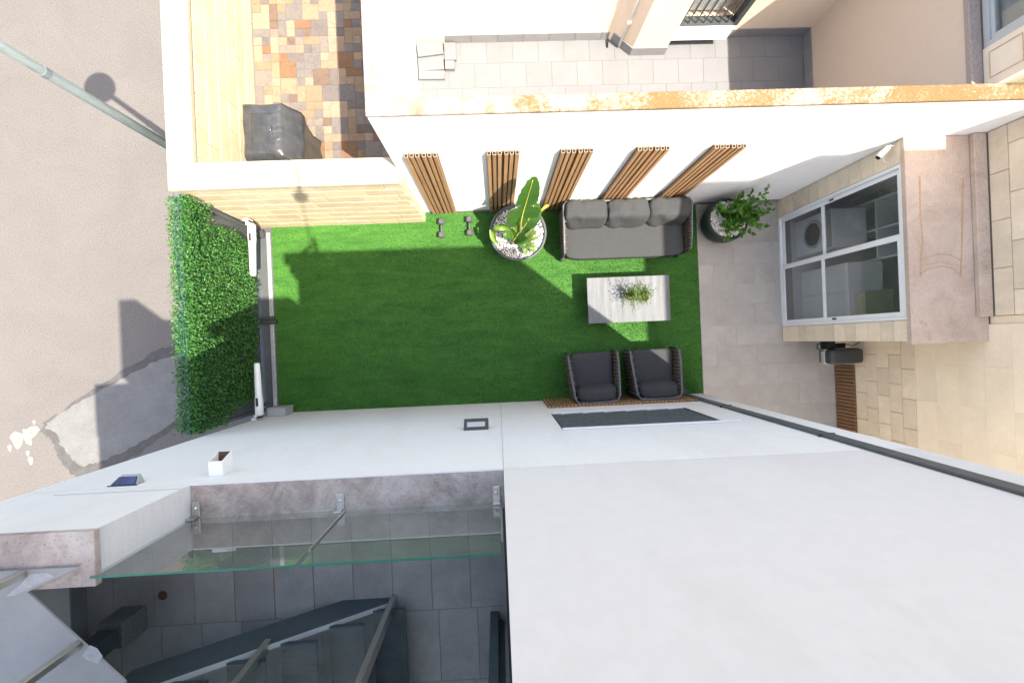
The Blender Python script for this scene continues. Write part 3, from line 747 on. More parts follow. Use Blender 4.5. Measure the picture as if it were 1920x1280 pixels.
# room behind the glass
rm = obj('room_lining', MB().quad((BX+.21, -.09, .013), (7.4, -.09, .013), (7.4, 2.17, .013), (BX+.21, 2.17, .013)).quad((7.4, -.09, .013), (7.4, 2.17, .013), (7.4, 2.17, 2.36), (7.4, -.09, 2.36)).quad((BX+.21, 2.172, .013), (7.4, 2.172, .013), (7.4, 2.172, 2.36), (BX+.21, 2.172, 2.36)).quad((WX, -.095, .013), (7.4, -.095, .013), (7.4, -.095, 2.36), (WX, -.095, 2.36)).quad((WX, -.09, 2.37), (7.4, -.09, 2.37), (7.4, 2.17, 2.37), (WX, 2.17, 2.37)), 'room', rh)
wm = thing('washing_machine', 'white washing machine with round dark door behind the glass', 'washing machine', (5.35, 1.52, .015))
obj('cabinet', MB().box(5.12, 5.66, 1.20, 1.80, .02, .86), 'white_plastic', wm, .015, seg=2)
d_ = obj('door_ring', MB().tube([(5.118, 1.50+.20*math.cos(t), .45+.20*math.sin(t)) for t in [2*math.pi*k/28 for k in range(29)]], .026, 8, False), 'alu_grey', wm, smooth=True)
obj('door_glass', MB().prism([(1.50+.18*math.cos(2*math.pi*k/28), .45+.18*math.sin(2*math.pi*k/28)) for k in range(28)], 5.105, 5.119, 'x'), 'black', d_)
obj('control_panel', MB().box(5.112, 5.1195, 1.22, 1.78, .72, .85), 'grey_plastic', wm)
cb = thing('storage_cabinet', 'pale low cabinet behind the lower glass of the bay door', 'cabinet', (5.7, .5, .015))
obj('body', MB().box(5.18, 5.72, .10, .95, .02, 1.05), 'white_plastic', cb, .01); obj('door', MB().box(5.165, 5.179, .115, .52, .08, 1.02).box(5.165, 5.179, .53, .935, .08, 1.02), 'white_plastic', cb, .003)
bk = thing('laundry_basket', 'yellow basket on the cabinet behind the bay door glass', 'basket', (5.4, .3, 1.06))
obj('basket', MB().hexa([(5.26, .14, 1.055), (5.60, .14, 1.055), (5.60, .46, 1.055), (5.26, .46, 1.055), (5.22, .11, 1.3), (5.64, .11, 1.3), (5.64, .49, 1.3), (5.22, .49, 1.3)]), 'yellow', bk, .01); obj('rim', MB().box(5.21, 5.65, .10, .125, 1.301, 1.32).box(5.21, 5.65, .475, .50, 1.301, 1.32), 'yellow', bk)
sf = thing('shelf_unit', 'white shelf unit standing deep in the room behind the bay door', 'shelf', (6.2, 1.5, .015))
for y in (.98, 1.42, 1.86, 2.12): obj('upright', MB().box(5.72, 6.1, y, y+.03, .02, 2.2), 'white_plastic', sf)
for z in (.95, 1.35, 1.75): obj('shelf', MB().box(5.72, 6.1, 1.01, 1.42, z, z+.025).box(5.72, 6.1, 1.45, 1.86, z, z+.025), 'white_plastic', sf)

# -- camera, and the dark box beside the bay
ca = thing('security_camera', 'small white security camera under the corner of the white wall', 'camera', (4.74, 2.1, 2.3))
obj('body', MB().tube([(4.76, 2.125, 2.30), (4.70, 2.06, 2.27), (4.665, 2.02, 2.255)], [.028, .034, .033], 16), 'white_plastic', ca, smooth=True)
obj('lens', MB().tube([(4.664, 2.019, 2.2545), (4.656, 2.010, 2.251)], [.030, .024], 16), 'black', ca)
obj('bracket', MB().tube([(4.79, 2.12, 2.33), (4.77, 2.14, 2.31), (4.745, 2.11, 2.295)], .01, 8), 'white_plastic', ca)
obj('cable', MB().tube([(4.80, 2.08, 2.24), (4.775, 2.04, 2.20), (4.79, 1.99, 2.19), (4.805, 1.96, 2.24)], .004, 6), 'white_plastic', ca)
sb = thing('wall_box', 'dark rounded box with loose cables mounted beside the bay', 'box', (5.35, -.45, .6))
obj('body', soft_box((5.36, -.455, .62), (.54, .235, .30), 7, 10), 'dark_plastic', sb, smooth=True)
obj('rim', soft_box((5.36, -.455, .60), (.565, .255, .10), 9, 8), 'grey_plastic', sb, smooth=True)
obj('bracket', MB().box(5.12, 5.24, -.34, -.202, .50, .68).box(5.22, 5.45, -.33, -.25, .58, .62), 'black', sb, .01)
obj('mount_plate', MB().box(5.26, 5.48, -.235, -.202, .55, .66), 'yellow', sb, .004)
obj('cable', MB().tube([(5.20, -.34, .6), (5.06, -.36, .62), (4.98, -.31, .62), (5.00, -.25, .62), (5.14, -.235, .6)], .008, 8), 'black', sb, smooth=True)
obj('cable', MB().tube([(5.44, -.27, .62), (5.52, -.30, .66), (5.60, -.27, .66), (5.66, -.23, .64)], .007, 8), 'black', sb, smooth=True)

# ================================================================== NEIGHBOUR'S HOUSE beyond the white wall
nh = thing('neighbour_house', 'cream rendered house with grey tile skirting beyond the white wall', 'house', (2, 5, 0))
NY = 4.54
obj('wall', MB().box(-1.04, 2.78, NY, 9, -.1, 3.6).box(3.62, 4.93, NY, 9, -.1, 3.6).box(2.78, 3.62, NY, 9, -.1, 1.14).box(2.78, 3.62, NY+.25, 9, 1.14, 3.6), 'cream', nh)
x = -.60
while x < 1.80: piece('skirting_tile', 'skirting', nh, x+.002, min(x+.39, 1.88)-.002, NY-.014, NY-.0005, NZ+.002, NZ+.17, .002); x += .39
x = 3.60
while x < 4.90: piece('skirting_tile', 'skirting', nh, x+.002, min(x+.39, 4.92)-.002, NY-.014, NY-.0005, NZ+.002, NZ+.17, .002); x += .39
colp = [(1.80, NY-.001), (1.93, NY-.03), (2.19, 4.29), (2.71, 4.29), (2.71, NY-.001)]
cl = obj('column', MB().prism(colp, NZ-.1, 3.6), 'cream', nh)
colk = [(1.90, NY-.016), (1.925, NY-.045), (2.185, 4.276), (2.72, 4.276), (2.72, NY-.015)]
obj('skirting', MB().prism(colk, NZ+.002, NZ+.17), 'skirting', cl)
obj('drain_pipe', MB().tube([(2.02, 4.40, NZ+.05), (2.02, 4.40, 3.4)], .018, 10), 'white_plastic', cl, smooth=True)
for z in (1.25, 1.9): obj('pipe_clip', MB().box(2.0, 2.05, 4.375, 4.42, z, z+.025), 'white_plastic', cl)
obj('pipe_stub', MB().tube([(1.86, 4.50, NZ+.06), (1.85, 4.45, NZ+.03), (1.85, 4.40, NZ+.012)], .012, 8), 'black', nh)
obj('window_box', MB().box(2.72, 3.58, 4.36, NY-.001, .90, 1.14), 'party', nh, .004)
obj('skirting', MB().box(2.73, 3.59, NY-.016, NY-.0015, NZ+.002, NZ+.17), 'skirting', nh)
wn_ = obj('barred_window', MB().box(2.74, 2.80, 4.40, 4.52, 1.142, 2.6).box(3.56, 3.63, 4.40, 4.52, 1.142, 2.6).box(2.80, 3.56, 4.40, 4.52, 1.142, 1.19), 'anthracite', nh, .003)
for k in range(6): obj('window_bar', MB().box(2.89+k*.112, 2.905+k*.112, 4.41, 4.425, 1.19, 2.6), 'anthracite', wn_)
obj('window_glass', MB().box(2.80, 3.56, 4.56, 4.565, 1.19, 2.6), 'glass_dark', wn_)
obj('window_blind', MB().box(2.80, 3.40, 4.60, 4.62, 1.19, 2.6), 'white_plastic', wn_)
# right-hand wall of the neighbour
obj('side_wall', MB().box(4.92, 5.3, 2.326, 9, NZ-.2, 3.08), 'beige', nh)
y = 2.34
while y < 4.5: piece('skirting_tile', 'skirting', nh, 4.905, 4.9195, y+.002, min(y+.39, 4.525)-.002, NZ+.002, NZ+.17, .002); y += .39
obj('sill', MB().box(4.895, 5.02, 2.334, 9, 3.082, 3.14), 'granite', nh, .006)
obj('upper_wall', MB().box(5.02, 5.3, 2.334, 2.74, 3.142, 3.92).box(5.02, 5.3, 2.74, 9, 3.62, 3.92).box(5.2, 5.3, 2.74, 9, 3.142, 3.62), 'cream', nh)
tr = obj('panel_trim', MB().box(5.013, 5.0195, 2.42, 2.68, 3.20, 3.206).box(5.013, 5.0195, 2.42, 2.68, 3.49, 3.496).box(5.013, 5.0195, 2.42, 2.427, 3.207, 3.489).box(5.013, 5.0195, 2.673, 2.68, 3.207, 3.489).box(5.010, 5.0195, 2.36, 9, 3.60, 3.615), 'rust_trim', nh)
w2 = obj('window', MB().box(5.03, 5.09, 2.742, 2.80, 3.143, 3.618).box(5.03, 5.09, 2.80, 6, 3.143, 3.20).box(5.03, 5.09, 2.80, 6, 3.56, 3.618).box(5.05, 5.10, 2.80, 2.85, 3.20, 3.56).box(5.05, 5.10, 2.85, 6, 3.20, 3.235).box(5.05, 5.10, 2.85, 6, 3.52, 3.56), 'alu_grey', nh, .002)
obj('pane', MB().box(5.07, 5.075, 2.85, 6, 3.235, 3.52), 'glass_dark', w2); obj('screen', MB().box(5.14, 5.15, 2.80, 6, 3.143, 3.6), 'grey_plastic', w2)

# -- loose slabs stacked in the corner of that terrace
z = NZ
specs = [(-1.03, -.64, 4.38, 4.52, .055), (-1.03, -.63, 4.26, 4.375, .04), (-1.02, -.64, 4.10, 4.255, .05), (-1.02, -.635, 3.97, 4.095, .045), (-.625, -.45, 4.24, 4.50, .06), (-.62, -.48, 4.10, 4.225, .07), (-1.025, -.64, 4.30, 4.5, .03)]
for k, (a, b, c, d, h) in enumerate(specs):
    zz = NZ+.001 if k < 6 else NZ+.058
    s_ = obj('floor_slab', MB().box(-(b-a)/2, (b-a)/2, -(d-c)/2, (d-c)/2, 0, h), 'paver_light', None, .003)
    s_.location = ((a+b)/2, (c+d)/2, zz); s_.rotation_euler = (0, 0, R((-1.5, .8, 2, -1, .5, -2, 6)[k]))
    tag(s_, 'loose pale grey slab lying in the far corner of the neighbouring terrace', 'slab', 'loose slabs on the neighbouring terrace')

# ================================================================== GATE, HEDGE, OPERATORS
GX = -3.88; GY = .50
for (y0, y1, l) in ((.515, 1.985, 'dark grey gate leaf beside the sandstone wall'), (-.985, .485, 'dark grey gate leaf beside the white house wall')):
    g = thing('gate_leaf', l, 'gate', (GX, (y0+y1)/2, 0), 'leaves of the driveway gate')
    obj('sheet', MB().box(GX-.008, GX, y0+.04, y1-.04, .05, 1.74), 'gate', g)
    for a, b in ((y0, y0+.045), (y1-.045, y1)): obj('stile', MB().box(GX-.03, GX+.03, a, b, .02, 1.78), 'gate', g, .003)
    obj('rail', MB().box(GX-.025, GX+.025, y0+.046, y1-.046, 1.742, 1.78), 'gate', g, .003)
    obj('bottom_rail', MB().box(-3.715, -3.655, y0+.05, y1-.05, .006, .045), 'galv', g, .004)
    hy = y1-.09 if y0 > 0 else y0+.09
    hi = obj('hinge', MB().box(GX+.02, GX+.16, hy-.06, hy+.06, .076, .14), 'anthracite', g, .005)
    obj('hinge_pin', MB().tube([(GX+.07, hy, .05), (GX+.07, hy, .19)], .016, 10), 'galv', hi)
sp_ = obj('gate_stop', MB().box(GX+.03, -3.60, GY-.045, GY-.005, .0, .09).box(GX+.03, -3.64, GY+.005, GY+.05, .0, .07), 'anthracite', None, .004)
tag(sp_, 'dark metal gate stop where the two gate leaves meet', 'gate stop')
dk = obj('sunken_track', MB().box(GX-.1, TX0-.001, -1.0, 2.0, -.04, .002), 'gate'); tag(dk, 'dark threshold strip under the gate leaves', 'threshold')
for (ya, yb, l, wy) in ((1.90, 1.13, 'white gate opener arm beside the sandstone wall', 1.965), (-.95, -.17, 'white gate opener arm beside the white house wall', -1.0)):
    g = thing('gate_opener', l, 'gate opener', (-3.60, (ya+yb)/2, .70), 'gate opener arms')
    d = 1 if yb > ya else -1
    obj('arm', MB().tube([(-3.60, ya, .70), (-3.60, ya+d*.015, .70), (-3.60, ya+d*.22, .70), (-3.60, ya+d*.30, .70), (-3.607, yb-d*.02, .70), (-3.607, yb, .70)], [.045, .058, .058, .050, .042, .030], 18), 'white_plastic', g, smooth=True)
    obj('end_cap', MB().tube([(-3.60, ya-d*.012, .70), (-3.60, ya+d*.012, .70)], [.034, .052], 18), 'grey_plastic', g)
    obj('lock_cover', MB().box(-3.618, -3.582, ya+d*.20-.06, ya+d*.20+.06, .755, .762), 'dark_plastic', g, .003)
    obj('bracket', MB().box(-3.70, -3.60, min(wy, ya), max(wy, ya), .66, .67).box(-3.70, -3.62, wy-.012, wy+.012, .62, .74), 'white_plastic', g)
    obj('bolt', MB().tube([(-3.60, ya-d*.03, .62), (-3.60, ya-d*.03, .77)], .014, 10), 'black', g)
cbx = thing('control_box', 'grey control box at the foot of the white wall by the gate', 'box', (-3.5, -.96, .2))
obj('case', MB().box(-3.64, -3.36, FY+.002, FY+.115, .12, .40), 'grey_plastic', cbx, .006); obj('lid', MB().box(-3.645, -3.355, FY+.1155, FY+.135, .115, .405), 'grey_plastic', cbx, .005)

for (y0, y1, l) in ((.485, 1.97, 'artificial hedge screen on the sunlit gate leaf'), (-.99, .515, 'artificial hedge screen on the shaded gate leaf')):
    h = thing('hedge_screen', l, 'hedge', (-3.85, (y0+y1)/2, .3), 'hedge screens on the gate')
    n = 21000
    P = np.stack([np.random.uniform(-3.85, -3.75, n), np.random.uniform(y0, y1, n), np.random.uniform(.26, 1.86, n)], 1)
    back = np.random.rand(n) < .28; P[back, 0] = np.random.uniform(-4.0, -3.90, back.sum()); 
    top = np.random.rand(n) < .16; P[top, 2] = np.random.uniform(1.72, 1.90, top.sum())
    wob = .05*np.sin(P[:, 1]*9+P[:, 2]*5)+.04*np.sin(P[:, 1]*23)
    ok = ~((P[:, 1] > 1.70+wob) & (P[:, 2] < 1.40)) & ~((P[:, 1] < -.80+wob) & (P[:, 2] < 1.20)) & (P[:, 2] > .30+wob*.8)
    P = P[ok]; n = len(P)
    D = unit(np.stack([np.random.normal(.55, .5, n), np.random.normal(0, .75, n), np.random.normal(.35, .6, n)], 1))
    D[P[:, 0] < -3.88, 0] *= -1
    U = unit(np.cross(D, np.random.normal(0, 1, (n, 3))))
    V, F = leaf_soup(P, D, U, np.random.uniform(.026, .046, n), np.random.uniform(.014, .024, n))
    o = add('leaves', np_mesh('leaves', V-np.array(h.location), F, 'hedge'), None, h); o['kind'] = 'stuff'
    nt = MB(); z = .45
    obj('net', MB().box(-3.862, -3.858, y0, y1, 1.45, 1.84), 'hedge_net', h)
    for k in range(3):
        z = 1.80+.025*k; nt.tube([(-3.87-.03*k, y0, z), (-3.87-.03*k, y1, z)], .0035, 5)
    y = y0
    while y < y1: nt.tube([(-3.86, y, 1.84), (-3.95, y+.02, 1.86)], .003, 4); y += .09
    obj('net_edge', nt, 'hedge_net', h)

# ================================================================== STREET LAMP
lp = thing('street_lamp', 'galvanised street lamp post outside the sandstone wall', 'lamp post', (-4.33, 2.82, -.05))
obj('pole', MB().tube([(-4.33, 2.82, -.05), (-4.33, 2.82, 3.02), (-4.33, 2.82, 3.03), (-4.33, 2.82, 4.85)], [.060, .052, .046, .038], 16), 'lampgalv', lp, smooth=True)
obj('collar', MB().tube([(-4.33, 2.82, 2.98), (-4.33, 2.82, 3.035)], .0545, 16), 'lampgalv', lp)
obj('base_plate', MB().box(-4.45, -4.21, 2.70, 2.94, -.05, -.03), 'galv', lp)
obj('lamp_head', MB().lathe([(.05, 0), (.24, .02), (.25, .06), (.20, .12), (.06, .17), (.03, .2)], (-4.33, 2.82, 4.85), 32), 'dark_plastic', lp, smooth=True)

# ================================================================== COVERED BARBECUE
bq = thing('covered_barbecue', 'barbecue under a black vinyl cover in the corner of the slate yard', 'barbecue', (-3.0, 2.9, SZ))
rings = [(SZ+.01, -3.34, -2.64, 2.58, 3.24), (.62, -3.31, -2.68, 2.60, 3.22), (.9, -3.34, -2.66, 2.58, 3.26), (1.05, -3.36, -2.62, 2.58, 3.30), (1.12, -3.36, -2.64, 2.58, 3.32), (1.22, -3.34, -2.72, 2.61, 3.33), (1.34, -3.32, -2.80, 2.64, 3.34), (1.365, -3.29, -2.84, 2.68, 3.31)]
m = MB(); K = 17
for (z, xa, xb, ya, yb) in rings:
    ring = []
    for k in range(K): ring.append((xa+(xb-xa)*k/K, ya))
    for k in range(K): ring.append((xb, ya+(yb-ya)*k/K))
    for k in range(K): ring.append((xb-(xb-xa)*k/K, yb))
    for k in range(K): ring.append((xa, yb-(yb-ya)*k/K))
    for i, (x, y) in enumerate(ring):
        w = .016*mnoise.noise(Vector((x*5, y*5, z*2)))+.012*math.sin(i*.75+z*1.5)*(1 if z < 1.15 else .1)
        ddx, ddy = x+3.0, y-2.95; L = math.hypot(ddx, ddy)+1e-6
        m.v.append((x+ddx/L*w, y+ddy/L*w, z+.012*mnoise.noise(Vector((x*6, y*6, 5)))))
nr = 4*K
for r_ in range(len(rings)-1):
    for i in range(nr): m.f.append((r_*nr+i, r_*nr+(i+1) % nr, (r_+1)*nr+(i+1) % nr, (r_+1)*nr+i))
m.f.append(tuple((len(rings)-1)*nr+i for i in range(nr)))
obj('cover', m, 'bbq', bq, smooth=True)
obj('seam', MB().tube([(-3.20, 2.80, 1.368), (-3.20, 3.2, 1.37), (-2.92, 3.2, 1.37), (-2.92, 2.80, 1.368), (-3.20, 2.80, 1.368)], .004, 6), 'bbq', bq)
obj('handle_bump', soft_box((-2.96, 3.0, 1.365), (.07, .10, .05), 3, 6), 'bbq', bq, smooth=True)

# ================================================================== SOFA
sofa = thing('garden_sofa', 'three-seat charcoal garden sofa with woven brown sides', 'sofa', (2.07, 1.68, 0))
X0, X1, Y0, Y1 = 1.06, 3.09, 1.28, 2.11
for x in (X0+.05, X1-.05):
    for y in (Y0+.03, Y1-.05): obj('leg', MB().hexa([(x-.02, y-.02, .0), (x+.02, y-.02, .0), (x+.02, y+.02, .0), (x-.02, y+.02, .0), (x-.03, y-.03, .2), (x+.03, y-.03, .2), (x+.03, y+.03, .2), (x-.03, y+.03, .2)]), 'anthracite', sofa, .003)
obj('base_frame', MB().box(X0+.02, X1-.02, Y0+.02, Y1-.03, .17, .23), 'anthracite', sofa, .006)
obj('top_rail', MB().tube([(X0+.04, Y0+.03, .20), (X0+.03, Y0+.03, .50), (X0+.025, Y0+.05, .60), (X0+.02, Y0+.25, .635), (X0+.02, Y1-.08, .68), (X0+.06, Y1-.03, .69), (X1-.06, Y1-.03, .69), (X1-.02, Y1-.08, .68), (X1-.02, Y0+.25, .635), (X1-.025, Y0+.05, .60), (X1-.03, Y0+.03, .50), (X1-.04, Y0+.03, .20)], .016, 10), 'rail', sofa, smooth=True)
def weave(path, z0, zf, r=.024):
    """vertical rope strands with a braided bulge along a plan path"""
    m = MB(); d = 0
    pts = [Vector(p) for p in path]; total = sum((pts[i+1]-pts[i]).length for i in range(len(pts)-1)); k = 0
    while d < total:
        t = d; i = 0
        while t > (pts[i+1]-pts[i]).length and i < len(pts)-2: t -= (pts[i+1]-pts[i]).length; i += 1
        p = pts[i].lerp(pts[i+1], t/(pts[i+1]-pts[i]).length); zt = zf(d/total)
        nz = 9; pp, rr = [], []
        for j in range(nz+1):
            z = z0+(zt-z0)*j/nz; w = math.sin(j*1.9+(k % 2)*math.pi)
            pp.append((p.x+.008*w, p.y+.006*w, z)); rr.append(r*(1+.18*w))
        m.tube(pp, rr, 7); d += r*2.1; k += 1
    return m
obj('woven_side', weave([(X0+.03, Y0+.06, 0), (X0+.03, Y1-.08, 0)], .22, lambda t: .60+.08*t), 'rope', sofa, smooth=True)
obj('woven_side', weave([(X1-.03, Y0+.06, 0), (X1-.03, Y1-.08, 0)], .22, lambda t: .60+.08*t), 'rope', sofa, smooth=True)
obj('woven_back', weave([(X0+.08, Y1-.03, 0), (X1-.08, Y1-.03, 0)], .22, lambda t: .68, .03), 'rope', sofa, smooth=True)
obj('seat_cushion', soft_box(((X0+X1)/2, Y0+.37, .34), (1.93, .80, .19), 9, 16, .006, 3), 'cushion', sofa, smooth=True)
for k, x in enumerate((1.425, 2.07, 2.715)):
    obj('back_cushion', soft_box((x, 1.905, .585), (.665, .30, .42), 5, 18, .03, k*7+1, lambda q: Vector((q.x*(1+.06*q.y), q.y+.22*q.z+.02*mnoise.noise(Vector((q.x*14, q.z*3, 1))), q.z+.012*mnoise.noise(Vector((q.x*18, q.y*6, 4)))))), 'cushion', sofa, smooth=True)

# ================================================================== ARMCHAIRS
chair = thing('garden_armchair', 'charcoal garden armchair on the lawn, the one nearer the gate', 'armchair', (0, 0, 0), 'garden armchairs by the white wall')
fw, bw, fd, bd = .385, .335, .38, -.375
for sx in (-1, 1):
    for y, w in ((fd-.05, fw-.04), (bd+.06, bw-.03)):
        x = sx*w; obj('leg', MB().hexa([(x-.018, y-.018, 0), (x+.018, y-.018, 0), (x+.018, y+.018, 0), (x-.018, y+.018, 0), (x-.028, y-.028, .19), (x+.028, y-.028, .19), (x+.028, y+.028, .19), (x-.028, y+.028, .19)]), 'anthracite', chair, .003)
obj('base_frame', MB().prism([(-fw+.02, fd-.02), (fw-.02, fd-.02), (bw-.01, bd+.02), (-bw+.01, bd+.02)], .17, .22), 'anthracite', chair, .005)
obj('top_rail', MB().tube([(-fw+.01, fd, .19), (-fw+.005, fd, .46), (-fw, fd-.03, .555), (-fw, fd-.18, .59), (-bw-.01, bd+.08, .69), (-bw+.04, bd, .705), (bw-.04, bd, .705), (bw+.01, bd+.08, .69), (fw, fd-.18, .59), (fw, fd-.03, .555), (fw-.005, fd, .46), (fw-.01, fd, .19)], .017, 10), 'rail', chair, smooth=True)
for sx in (-1, 1): obj('woven_side', weave([(sx*(fw-.005), fd-.05, 0), (sx*(bw+.005), bd+.07, 0)], .21, lambda t: .56+.12*t, .027), 'rope', chair, smooth=True)
obj('woven_back', weave([(-bw+.05, bd+.005, 0), (bw-.05, bd+.005, 0)], .21, lambda t: .69, .027), 'rope', chair, smooth=True)
obj('seat_cushion', soft_box((0, .03, .335), (.67, .70, .17), 9, 14, .004, 2, lambda q: Vector((q.x*(1-.06*(.35-q.y)), q.y, q.z))), 'cushion', chair, smooth=True)
obj('back_cushion', soft_box((.01, -.235, .56), (.62, .22, .36), 3.6, 14, .02, 5, lambda q: Vector((q.x, q.y-.22*q.z, q.z))), 'cushion', chair, smooth=True)
ch2 = rename_copy(chair, (2.44, -.60, .012), 'charcoal garden armchair on the lawn, the one nearer the paving', R(0.5))
chair.location = (1.475, -.615, .012); chair.rotation_euler = (0, 0, R(2.0))

# ================================================================== COFFEE TABLE
tb_ = thing('coffee_table', 'low pale grey rectangular garden table', 'table', (2.10, .58, 0))
obj('table_top', MB().box(1.445, 2.765, .222, .945, .385, .42), 'tabletop', tb_, .003)
for x in (1.56, 2.60): obj('leg', MB().box(x, x+.05, .28, .88, .012, .384), 'anthracite', tb_, .004)
obj('stretcher', MB().box(1.611, 2.599, .55, .61, .30, .36), 'anthracite', tb_, .004)

def tuft(root, c, n, L, spread, mat, W=.014, zb=.0, lo=.0):
    """little branching plant: short leafy shoots"""
    P, D, Ls = [], [], []
    for k in range(n):
        a = random.uniform(0, 2*math.pi); e = random.uniform(lo, spread); d = Vector((math.cos(a)*math.sin(e), math.sin(a)*math.sin(e), math.cos(e)))
        ln = L*random.uniform(.5, 1.15); m = 9
        for j in range(m):
            t = (j+1)/m; p = Vector(c)+d*ln*t+Vector((0, 0, -.25*ln*t*t*math.sin(e)))
            q = (d*.6+Vector((random.gauss(0, .7), random.gauss(0, .7), random.gauss(.2, .5)))).normalized()
            P.append(p); D.append(q); Ls.append(random.uniform(.7, 1.2)*W*2.2)
    P = np.array([tuple(p) for p in P]); D = np.array([tuple(p) for p in D]); U = unit(np.cross(D, np.random.normal(0, 1, P.shape)))
    V, F = leaf_soup(P, D, U, np.array(Ls), np.array(Ls)*.42)
    return add('foliage', np_mesh('foliage', V-np.array(wloc(root)), F, mat), None, root)
for (x, y, l, hh) in ((2.10, .635, 'bushy small potted plant at the middle of the garden table', .34), (2.31, .62, 'low spreading potted plant right of the middle of the garden table', .22)):
    t = thing('table_plant', l, 'potted plant', (x, y, .421), 'small plants on the garden table')
    obj('pot', MB().lathe([(.05, 0), (.078, .10), (.085, .12), (.076, .12), (.07, .10)], (x, y, .421), 20), 'terracotta', t, smooth=True)
    f_ = tuft(t, (x, y, .52), 75 if hh > .3 else 90, hh, .95 if hh > .3 else 1.4, 'succulent', .017); f_['kind'] = 'stuff'

# ================================================================== PLANTERS
def gravel(name, root, c, rad, n, size, mat, zamp=.01):
    bm = bmesh.new(); bmesh.ops.create_icosphere(bm, subdivisions=1, radius=1); bm.verts.index_update()
    bv = np.array([v.co[:] for v in bm.verts]); bf = np.array([[v.index for v in f.verts] for f in bm.faces]); bm.free()
    V, F = [], []
    for k in range(n):
        r = rad*math.sqrt(random.random()); a = random.uniform(0, 2*math.pi); s = size*random.uniform(.6, 1.25)
        q = bv*np.array([s*random.uniform(.7, 1.3), s*random.uniform(.7, 1.3), s*.65]); b = random.uniform(0, 3.1)
        q = np.stack([q[:, 0]*math.cos(b)-q[:, 1]*math.sin(b), q[:, 0]*math.sin(b)+q[:, 1]*math.cos(b), q[:, 2]], 1)
        F.append(bf+len(V)*len(bv)); V.append(q+np.array([c[0]+r*math.cos(a), c[1]+r*math.sin(a), c[2]+random.uniform(-zamp, zamp)]))
    o = add(name, np_mesh(name, np.concatenate(V)-np.array(wloc(root)), np.concatenate(F), mat), None, root); o['kind'] = 'stuff'; return o
p1 = thing('banana_planter', 'large round grey planter of white gravel on the lawn', 'planter', (.385, 1.70, 0))
pc = (.385, 1.70, 0)
obj('pot', MB().lathe([(.27, .012), (.34, .10), (.41, .26), (.445, .42), (.45, .45), (.425, .455), (.415, .44), (.41, .40)], pc, 56), 'pot', p1, smooth=True)
obj('soil', MB().lathe([(.405, .37), (.405, .385)], pc, 40), 'gravel', p1)
gravel('gravel', p1, (pc[0], pc[1], .395), .40, 3200, .0125, 'gravel')

def blade(path, width, prof, fold=.25, n=18, twist=0, side=None):
    """broad leaf: two halves folded along the midrib, following a 3-D path"""
    pts = [Vector(p) for p in path]; m = MB(); rows = []
    def at(t):
        k = t*(len(pts)-1); i = min(int(k), len(pts)-2); f = k-i
        p0, p1_, p2, p3 = pts[max(i-1, 0)], pts[i], pts[i+1], pts[min(i+2, len(pts)-1)]
        return .5*((2*p1_)+(-p0+p2)*f+(2*p0-5*p1_+4*p2-p3)*f*f+(-p0+3*p1_-3*p2+p3)*f**3)
    rib = []
    for k in range(n+1):
        t = k/n; c = at(t); d = (at(min(t+.02, 1))-at(max(t-.02, 0))).normalized()
        s_ = Vector(side).normalized() if side else d.cross(Vector((0, 0, 1))).normalized()
        s_ = (s_-d*s_.dot(d)).normalized(); nn = s_.cross(d).normalized()
        a = twist*t; s2 = s_*math.cos(a)+nn*math.sin(a); n2 = nn*math.cos(a)-s_*math.sin(a)
        if n2.z < 0: n2 = -n2
        w = width*prof(t)/2; wav = .025*math.sin(k*2.3)*width; rib.append(c+n2*.003)
        rows.append([c-s2*w*math.cos(fold)+n2*(w*math.sin(fold)+wav), c-s2*w*.5+n2*w*.3*math.sin(fold), c, c+s2*w*.5+n2*w*.3*math.sin(fold), c+s2*w*math.cos(fold)+n2*(w*math.sin(fold)-wav)])
    for r_ in rows: m.v += [tuple(q) for q in r_]
    for k in range(n):
        for j in range(4): m.f.append((k*5+j, k*5+j+1, (k+1)*5+j+1, (k+1)*5+j))
    return m, rib
bn = thing('banana_plant', 'banana plant with broad upright leaves in the round planter', 'plant', (.42, 1.62, .40))
base = Vector((.42, 1.60, .40))
oval = lambda t: max(.02, math.sin(math.pi*min(1, t*.93+.05))**.55) if t < 1 else .05
def torn(t):
    if t < .10: return .25+7.5*t
    if t < .47: return 1.0
    if t < .53: return .16
    return .64*max(.12, 1-((t-.62)/.42)**2) if t > .62 else .64
